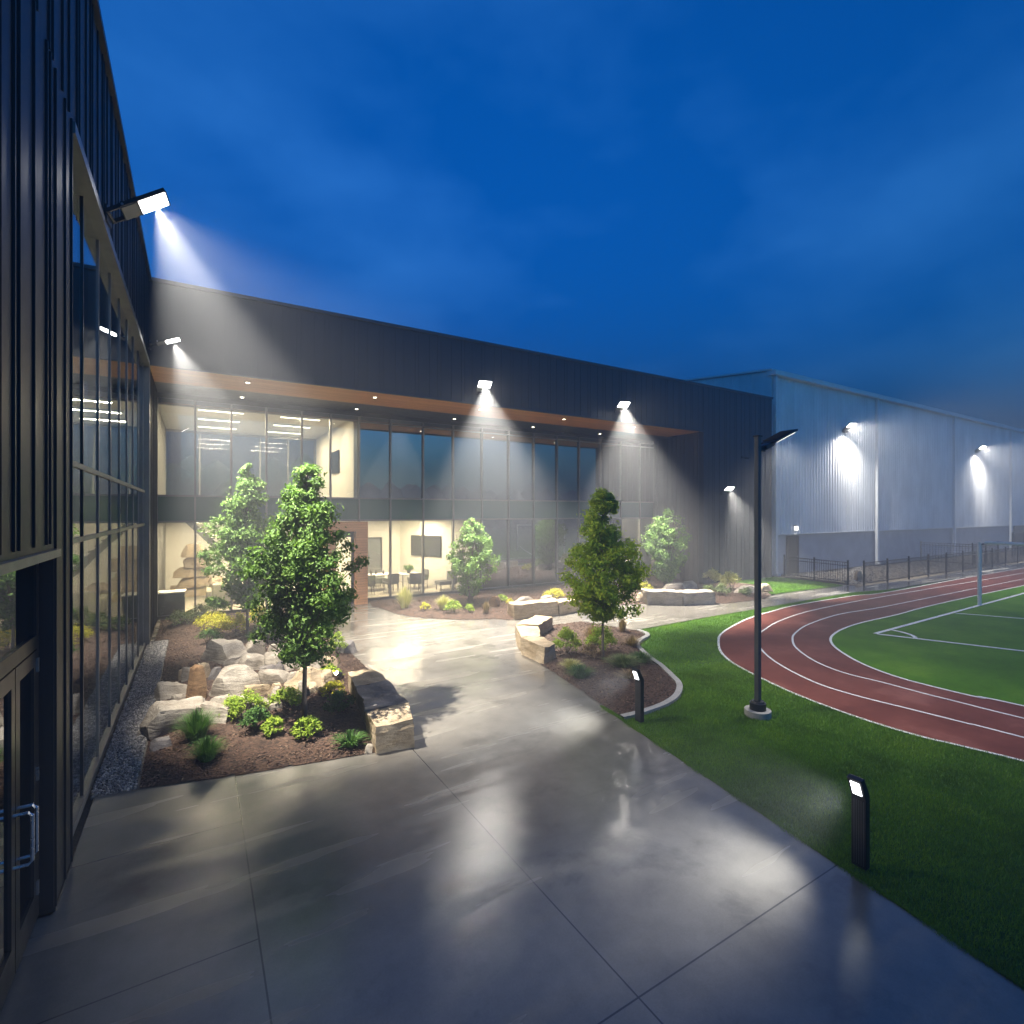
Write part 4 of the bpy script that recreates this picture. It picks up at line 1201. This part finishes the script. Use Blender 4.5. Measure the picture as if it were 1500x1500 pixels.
mound(490, 966, 30, 32, L_['leaf_lime'], 'yellow green shrub against the dark long stone', n_=800)
mound(258, 922, 40, 20, L_['leaf_sage'], 'grey green shrub nearest the inner corner of the building', n_=900, size=.06)
mound(284, 914, 34, 20, L_['leaf_sage'], 'sage shrub behind the gold row, second from the corner', n_=800, size=.06)
mound(312, 904, 34, 26, L_['leaf_sage'], 'taller sage shrub against the glass base', n_=900, size=.06)
mound(302, 932, 52, 24, L_['leaf_gold'], 'wide bright gold shrub in the back row of the left bed', n_=1300, size=.055)
mound(338, 936, 36, 30, L_['leaf_gold'], 'bright gold shrub left of the pale tree trunk', n_=1200, size=.055)
mound(373, 922, 34, 26, L_['leaf_gold'], 'gold shrub just right of the pale tree trunk', n_=900, size=.055)
mound(298, 952, 38, 20, L_['leaf_dark'], 'low green shrub in front of the wide gold shrub', n_=900)
mound(376, 950, 40, 26, L_['leaf_dark'], 'green shrub at the foot of the pale tree', n_=900)
mound(400, 940, 34, 24, L_['leaf_sage'], 'olive shrub half behind the front tree crown', n_=700, size=.06)
# bed by the glass
tuft(593, 894, 30, 42, L_['leaf_straw'], 'tall upright feather grass nearest the portal', 800, .8, .007)
mound(622, 899, 14, 13, L_['leaf_gold'], 'tiny gold shrub right of the tall feather grass', n_=350, size=.06)
tuft(650, 897, 26, 30, L_['leaf_straw'], 'yellow feather grass near the middle of the bed by the glass', 800, 1.0, .007)
mound(664, 903, 26, 18, L_['leaf_lime'], 'green shrub in front of the yellow feather grass', n_=500, size=.06)
mound(687, 902, 15, 13, L_['leaf_lime'], 'small green shrub at the foot of the multi stemmed tree', n_=350, size=.06)
tuft(712, 902, 16, 24, L_['leaf_dry'], 'brown dry tuft right of the multi stemmed tree', 260, .7, .010)
mound(735, 887, 18, 13, L_['leaf_lime'], 'green shrub at the left end of the flat stone bench', n_=380, size=.06)
mound(747, 889, 12, 8, L_['leaf_gold'], 'little orange gold shrub beside the stone bench', n_=260, size=.06)
mound(812, 880, 36, 11, L_['leaf_gold'], 'low gold shrub row behind the flat stone bench', n_=700, size=.06)
mound(946, 872, 22, 16, L_['leaf_gold'], 'orange gold shrub left of the far shrub tree', n_=500, size=.07)
mound(1048, 864, 30, 28, L_['leaf_straw'], 'pale feathery shrub by the end wall, left one', n_=800, size=.09)
mound(1076, 868, 32, 28, L_['leaf_straw'], 'pale feathery shrub by the end wall, right one', n_=800, size=.09)
mound(1062, 876, 24, 16, L_['leaf_sage'], 'grey green mound in front of the pale feathery shrubs', n_=500, size=.08)
mound(1040, 874, 20, 13, L_['leaf_sage'], 'small grey green mound left of the pale feathery shrubs', n_=400, size=.08)
mound(1096, 876, 22, 11, L_['leaf_sage'], 'low sage mound near the pole by the small lawn', n_=400, size=.08)
# right bed
mound(832, 966, 42, 36, L_['leaf_lime'], 'round yellow green shrub inside the curved stone seat', n_=1400, size=.05)
mound(884, 962, 46, 36, L_['leaf_lime'], 'bushy green shrub around the foot of the yellow green tree', n_=1500, size=.05)
mound(866, 972, 26, 22, L_['leaf_dry'], 'reddish dry shrub between the two round green shrubs', n_=500, size=.045)
tuft(868, 945, 36, 34, L_['leaf_dry'], 'brown grass behind the round shrub in the right bed', 420, .8, .006)
tuft(912, 930, 20, 28, L_['leaf_dry'], 'tall dry brown grass at the back of the right bed', 320, .6, .007)
tuft(926, 948, 34, 22, L_['leaf_dry'], 'low dry grass beside the far tip of the kerb', 380, 1.0, .006)
tuft(850, 996, 44, 26, L_['leaf_dark'], 'fresh green grass clump at the near side of the right bed', 520, 1.0, .006)
tuft(836, 984, 34, 20, L_['leaf_straw'], 'straw coloured clump beside the golden seat block', 420, 1.0, .006)
tuft(912, 982, 50, 26, L_['leaf_sage'], 'sage ground cover right of the yellow green tree trunk', 560, 1.2, .007)
tuft(940, 974, 36, 22, L_['leaf_dark'], 'dark ground cover spilling on the kerb', 520, 1.2, .007)
tuft(922, 1000, 40, 18, L_['leaf_dry'], 'thin dry grass behind the bollard in the right bed', 300, 1.2, .006)

# ------------------------------------------------------------------ scattered stuff: grass, chips, pebbles
def scatter(poly_in, polys_out, n_, bbox):
    p = np.column_stack([npr.uniform(bbox[0], bbox[1], n_), npr.uniform(bbox[2], bbox[3], n_)])
    ok = inside(p, poly_in)
    for q in polys_out: ok &= ~inside(p, q)
    return p[ok]
out_poly = t_out + [(110, -60)]
kerb_poly = bedC
gr = [scatter(lawn_poly, [out_poly, pave, kerb_poly], 330000, (5.0, 12.5, -1.5, 8.0)), scatter(lawn_poly, [out_poly, pave, kerb_poly], 90000, (7.0, 28, 8.0, 12.2)), scatter(yard, [], 30000, (20, 28, 12, 17.2))]
ne = 16000
te = npr.random(ne)
pa, pb = np.array([5.35, 1.42]), np.array([6.41, 7.37])
edge = pa+(pb-pa)*(te[:, None]*1.22-.22)+np.column_stack([npr.normal(0, .016, ne)*(1+.8*np.sin(te*60)), np.zeros(ne)])
gr.append(edge)
pts = np.concatenate(gr); n_ = len(pts)
D = pts[:, 0]*SY+pts[:, 1]*CY
hgt = .028+.022*npr.random(n_)
a_ = npr.random(n_)*6.283; wd_ = .0028+.0004*D
zb = np.where(pts[:, 1] > 12.25, .02, -.022)
sd = np.stack([np.cos(a_), np.sin(a_), np.zeros(n_)], 1)*wd_[:, None]
B = np.column_stack([pts, zb])
tip = B+np.column_stack([npr.normal(size=(n_, 2))*.014, hgt])
V = np.stack([B-sd, B+sd, tip], 1).reshape(-1, 3)
F = np.arange(n_*3).reshape(-1, 3)
tag(mesh_obj('lawn_grass', V, F, M['grass_blade']), 'short mown green grass of the lawn beside the pavement', 'grass', kind='stuff')

def chips(polys, counts, m, name, label, cat, size, flat=.3, hfun=None):
    Vs, k = [], 0
    for poly, c in zip(polys, counts):
        xs = [p[0] for p in poly]; ys = [p[1] for p in poly]
        p = scatter(poly, [], c, (min(xs), max(xs), min(ys), max(ys)))
        d = edge_dist(p, poly); n_ = len(p)
        z = .012+np.clip(d/.5, 0, 1)*hfun+.012 if hfun else np.full(n_, .022)
        s = size*(.5+npr.random(n_))
        u = npr.normal(size=(n_, 3)); u[:, 2] *= .3; u /= np.linalg.norm(u, axis=1)[:, None]
        w = npr.normal(size=(n_, 3)); w[:, 2] *= .3; w -= u*(u*w).sum(1)[:, None]; w /= np.linalg.norm(w, axis=1)[:, None]
        q = np.cross(u, w)
        C = np.column_stack([p, z])
        fl = flat
        V = np.stack([C+u*s[:, None], C+w*(s*fl*1.3)[:, None], C-u*s[:, None], C-w*(s*fl*1.3)[:, None], C+q*(s*fl)[:, None], C-q*(s*fl)[:, None]], 1)
        Vs.append(V.reshape(-1, 3))
    V = np.concatenate(Vs); n_ = len(V)//6
    b = (np.arange(n_)*6)[:, None]
    F = np.concatenate([b+np.array([t]) for t in ((0,1,4),(1,2,4),(2,3,4),(3,0,4),(1,0,5),(2,1,5),(3,2,5),(0,3,5))])
    tag(mesh_obj(name, V, F, m), label, cat, kind='stuff')
chips([bedA, bedC, bedD], [26000, 9000, 22000], M['chip'], 'bark_chips', 'reddish brown bark chips covering the planting beds', 'mulch', .026, .28, .09)
chips([gstrip], [9000], M['pebble'], 'pebbles', 'grey pebbles in the strip along the glass wing', 'gravel', .022, .7)
chips([[(27.9, 12.9), (66, 12.9), (66, 17.2), (28.5, 17.2)]], [6000], M['pebble'], 'gravel', 'dry gravel behind the long fence', 'gravel', .05, .5)

# ground spotlight in the rock garden
sx_, sy_ = P(496, 1003)
t = thing('ground_spotlight', (sx_, sy_, .1), 'small glowing ground spotlight lighting the tan stones behind the front tree', 'spotlight')
MB().tube([(sx_, sy_, .08), (sx_, sy_, .2)], .014, 8).build('stake', M['black_metal'], t)
d_ = Vector((-.75, -.35, .45)).normalized(); c = Vector((sx_, sy_, .23))
MB().tube([c-d_*.06, c+d_*.06], .05, 16).build('housing', M['black_metal'], t)
MB().tube([c+d_*.061, c+d_*.066], .045, 16).build('lens', emis('warm_spot_lens', (1, .80, .42), 30), t)
spot(t, c+d_*.09, (-.9, .15, .05), 150, 150, .8, (1, .80, .42), .04)

# ------------------------------------------------------------------ furniture inside
def chair(x, y, rot, label, m=None):
    m = m or M['fabric_gray']
    t = thing('armchair', (x, y, .04), label, 'chair', 'grey chairs in the meeting room')
    u = Vector((math.cos(rot), math.sin(rot), 0)); s = Vector((-u.y, u.x, 0)); Z = Vector((0, 0, 1)); b = Vector((x, y, .04))
    MB().obox(b+Z*.43, u, s, Z, .50, .52, .10).build('seat', m, t, bevel=.02)
    MB().obox(b-u*.24+Z*.66, u, s, Z, .07, .54, .40).build('backrest', m, t, bevel=.02)
    for k in (-1, 1): MB().obox(b+s*(k*.27)+Z*.58, u, s, Z, .46, .04, .16).build('armrest', m, t, bevel=.01)
    for i in (-1, 1):
        for k in (-1, 1): MB().tube([b+u*(i*.22)+s*(k*.23), b+u*(i*.20)+s*(k*.21)+Z*.38], .014, 6).build('leg', M['black_metal'], t)
def table(x, y, sx, sy, label, h=.74):
    t = thing('table', (x, y, .04), label, 'table')
    MB().box(x-sx/2, x+sx/2, y-sy/2, y+sy/2, h, h+.04).build('tabletop', M['wall_in'], t, bevel=.01)
    for i in (-1, 1):
        for k in (-1, 1): MB().tube([(x+i*sx*.43, y+k*sy*.4, .04), (x+i*sx*.43, y+k*sy*.4, h)], .025, 8).build('leg', M['black_metal'], t)
table(6.9, 23.3, 1.7, .9, 'long pale table by the portal in the meeting room')
table(8.35, 22.9, .9, .8, 'small square table with a plant in the meeting room')
for x, y, r_, l in ((6.3, 22.35, 90, 'grey chair nearest the portal with its back to the glass'), (7.35, 22.4, 100, 'grey chair at the right end of the long pale table, back to the glass'),
                    (8.3, 22.0, 80, 'grey chair in front of the small square table'), (9.05, 23.1, 180, 'grey chair to the right of the small square table'), (7.3, 24.3, 270, 'grey chair behind the long pale table')):
    chair(x, y, R(r_), l)
t = thing('lounge_chair', (9.75, 21.95, .04), 'low dark lounge chair beside the glass left of the multi stemmed tree', 'chair')
MB().box(9.35, 10.2, 21.6, 22.25, .30, .46).build('seat', M['fabric_gray'], t, bevel=.03)
MB().box(9.95, 10.2, 21.6, 22.25, .46, .86).build('backrest', M['fabric_gray'], t, bevel=.03)
for x in (9.42, 10.12):
    for y in (21.66, 22.18): MB().tube([(x, y, .04), (x, y, .30)], .018, 6).build('leg', M['black_metal'], t)
t = thing('potted_plant', (8.35, 22.9, .78), 'small leafy plant in a pot on the small meeting room table', 'plant')
MB().tube([(8.35, 22.9, .781), (8.35, 22.9, .93)], [.07, .10], 14).build('pot', M['ceramic'], t)
v, f_ = leaves([(8.35+math.cos(k)*.13, 22.9+math.sin(k)*.13, 1.02+.05*(k % 2)) for k in range(7)], [.12]*7, 260, .08)
mesh_obj('foliage', v, f_, M['leaf_pale'], t)
for x, y, l in ((6.7, 23.2, 'left one'), (7.0, 23.45, 'middle one'), (7.25, 23.15, 'right one')):
    t = MB().tube([(x, y, .781), (x, y, .90), (x, y, .96)], [.045, .05, .03], 10).build('bottle', M['tv'], origin=(x, y, .78))
    tag(t, 'small dark bottle standing on the long pale table, ' + l, 'bottle', 'bottles on the meeting table')
def screen(c, d, w, h, label):
    d = Vector(d).normalized(); s = Vector((-d.y, d.x, 0)); t = thing('television', c, label, 'television')
    MB().obox(Vector(c)+s*.05, d, s, (0, 0, 1), w, .05, h).build('bezel', M['black_metal'], t, bevel=.004)
    MB().obox(Vector(c)+s*.078, d, s, (0, 0, 1), w-.06, .006, h-.06).build('screen', M['tv'], t)
    MB().obox(Vector(c)+s*.012, d, s, (0, 0, 1), .2, .024, .2).build('wall_mount', M['black_metal'], t)
dv = Vector((11.05-8.85, 21.14-25.5, 0)).normalized()
q_ = Vector((8.85, 25.5, 0))+dv*1.75
screen((q_.x, q_.y, 1.95), -dv, 1.9, 1.0, 'black wall television in the lower meeting room')
screen((5.4, 24.2, 5.85), (0, 1, 0), 1.4, 1.0, 'dark wall screen in the lit upper room')
t = thing('glazed_door', (7.4, 25.48, .04), 'tall grey glazed inner door at the back of the meeting room', 'door')
MB().box(6.85, 6.93, 25.42, 25.48, .04, 2.35).box(7.82, 7.9, 25.42, 25.48, .04, 2.35).box(6.93, 7.82, 25.42, 25.48, 2.27, 2.35).build('frame', M['alu_dark'], t)
MB().box(6.93, 7.82, 25.44, 25.46, .04, 2.27).build('door_leaf', M['fabric_gray'], t)
# lobby
t = thing('sofa', (1.6, 23.2, .04), 'long beige two part sofa in the lobby behind the glass', 'sofa')
MB().box(.5, 2.7, 22.9, 23.75, .12, .44).build('seat', M['fabric'], t, bevel=.05)
MB().box(.5, 1.58, 22.62, 22.9, .12, .86).box(1.62, 2.7, 22.62, 22.9, .12, .92).build('backrest', M['fabric'], t, bevel=.05)
for k in (.32, 2.7): MB().box(k, k+.18, 22.62, 23.75, .12, .62).build('armrest', M['fabric'], t, bevel=.04)
for x in (.45, 2.8):
    for y in (22.7, 23.65): MB().tube([(x, y, .04), (x, y, .13)], .025, 6).build('leg', M['black_metal'], t)
t = thing('cabinet', (-.75, 21.7, .04), 'low grey cabinet in the lobby at the inner glass corner', 'cabinet')
MB().box(-1.12, -.35, 21.3, 22.0, .04, .80).build('carcass', M['fabric_gray'], t)
MB().box(-1.15, -.32, 21.27, 22.03, .80, .84).build('top', M['wall_in'], t)
LS = 'layered stones stacked in the lobby'
for k, (x_, y_, z_, a_, b_, c_, l) in enumerate(((-.2, 25.9, .04, 1.7, .9, .5, 'widest stone at the foot of the lobby stack'), (-.1, 25.9, .5, 1.4, .8, .45, 'second stone from the floor in the lobby stack'),
        (-.25, 25.9, .92, 1.5, .8, .4, 'third stone from the floor in the lobby stack'), (-.1, 25.9, 1.3, 1.2, .7, .5, 'fourth stone in the lobby stack'), (-.15, 25.9, 1.75, .9, .6, .5, 'top stone of the lobby stack'),
        (.75, 24.6, .04, .9, .7, .45, 'lower stone of the short pile before the lobby stack'), (.7, 24.6, .46, .7, .6, .3, 'middle stone of the short pile before the lobby stack'), (.72, 24.6, .75, .95, .7, .22, 'flat cap stone of the short pile before the lobby stack'))):
    rock(x_, y_, z_, a_, b_, c_, M['rock_warm'], l, 61+k, group=LS, flat=.6, sub=3)
t = thing('staircase', (.3, 24.6, .04), 'dark staircase falling to the right inside the lobby', 'stairs')
MB().add([(-.5, 24.6, 3.3), (-.2, 24.6, 3.3), (2.9, 24.6, .04), (2.5, 24.6, .04), (-.5, 24.72, 3.3), (-.2, 24.72, 3.3), (2.9, 24.72, .04), (2.5, 24.72, .04)],
         [(0,3,2,1),(4,5,6,7),(0,1,5,4),(1,2,6,5),(2,3,7,6),(3,0,4,7)]).build('stringer', M['alu_dark'], t)
mb = MB()
for k in range(15):
    q = (k+.5)/15; mb.box(-.35+q*3.0, -.05+q*3.0, 24.725, 25.7, 3.22-q*3.1, 3.26-q*3.1)
mb.build('treads', M['floor_dark'], t)
table(20.9, 22.4, 1.2, .7, 'dark reception table in the small lit room at the right end')

# ------------------------------------------------------------------ far wood, seen only as reflection and through the upper room
V, F = [], []
def clump(cx, cy_, h, w):
    global V, F
    n0 = len(V); nu, nv = 9, 7
    s_ = rnd.random()*50
    for j_ in range(nv):
        for i_ in range(nu):
            a_ = 2*math.pi*i_/nu; q = j_/(nv-1)
            rr = w*math.sqrt(max(.004, 1-(2*q-1)**2))*(1+.35*noise.noise(Vector((math.cos(a_)*2+s_, math.sin(a_)*2, q*4))))
            V.append((cx+math.cos(a_)*rr, cy_+math.sin(a_)*rr, h*q))
    for j_ in range(nv-1):
        for i_ in range(nu):
            i2 = (i_+1) % nu; F.append((n0+j_*nu+i_, n0+j_*nu+i2, n0+(j_+1)*nu+i2, n0+(j_+1)*nu+i_))
for k in range(230):
    clump(-38+k*.72+rnd.uniform(-1, 1), -58+rnd.uniform(-5, 5), rnd.uniform(6.0, 9.5), rnd.uniform(2.0, 3.4))
for k in range(50):
    clump(-38+k*1.7+rnd.uniform(-1, 1), 70+rnd.uniform(-4, 4), rnd.uniform(6, 11), rnd.uniform(2, 3.5))
tag(mesh_obj('distant_wood', V, F, M['leaf_dark'], smooth=True), 'dark tree line beyond the field reflected in the upper glass', 'wood', kind='stuff')

# ------------------------------------------------------------------ haze
o = MB().box(-46, 136, -76, 96, -1, 13.9).build('haze', M['trim'])
a = bpy.data.materials.new('mist'); a.use_nodes = True
nt = a.node_tree; nt.nodes.remove(nt.nodes['Principled BSDF'])
pv = nt.nodes.new('ShaderNodeVolumePrincipled'); pv.inputs['Color'].default_value = (.92, .94, .97, 1); pv.inputs['Density'].default_value = HAZE
pv.inputs['Anisotropy'].default_value = 0.0
nt.links.new(pv.outputs[0], nt.nodes['Material Output'].inputs['Volume'])
o.data.materials.clear(); o.data.materials.append(a)
tag(o, 'thin evening mist lit by the floodlights', 'mist', kind='stuff')
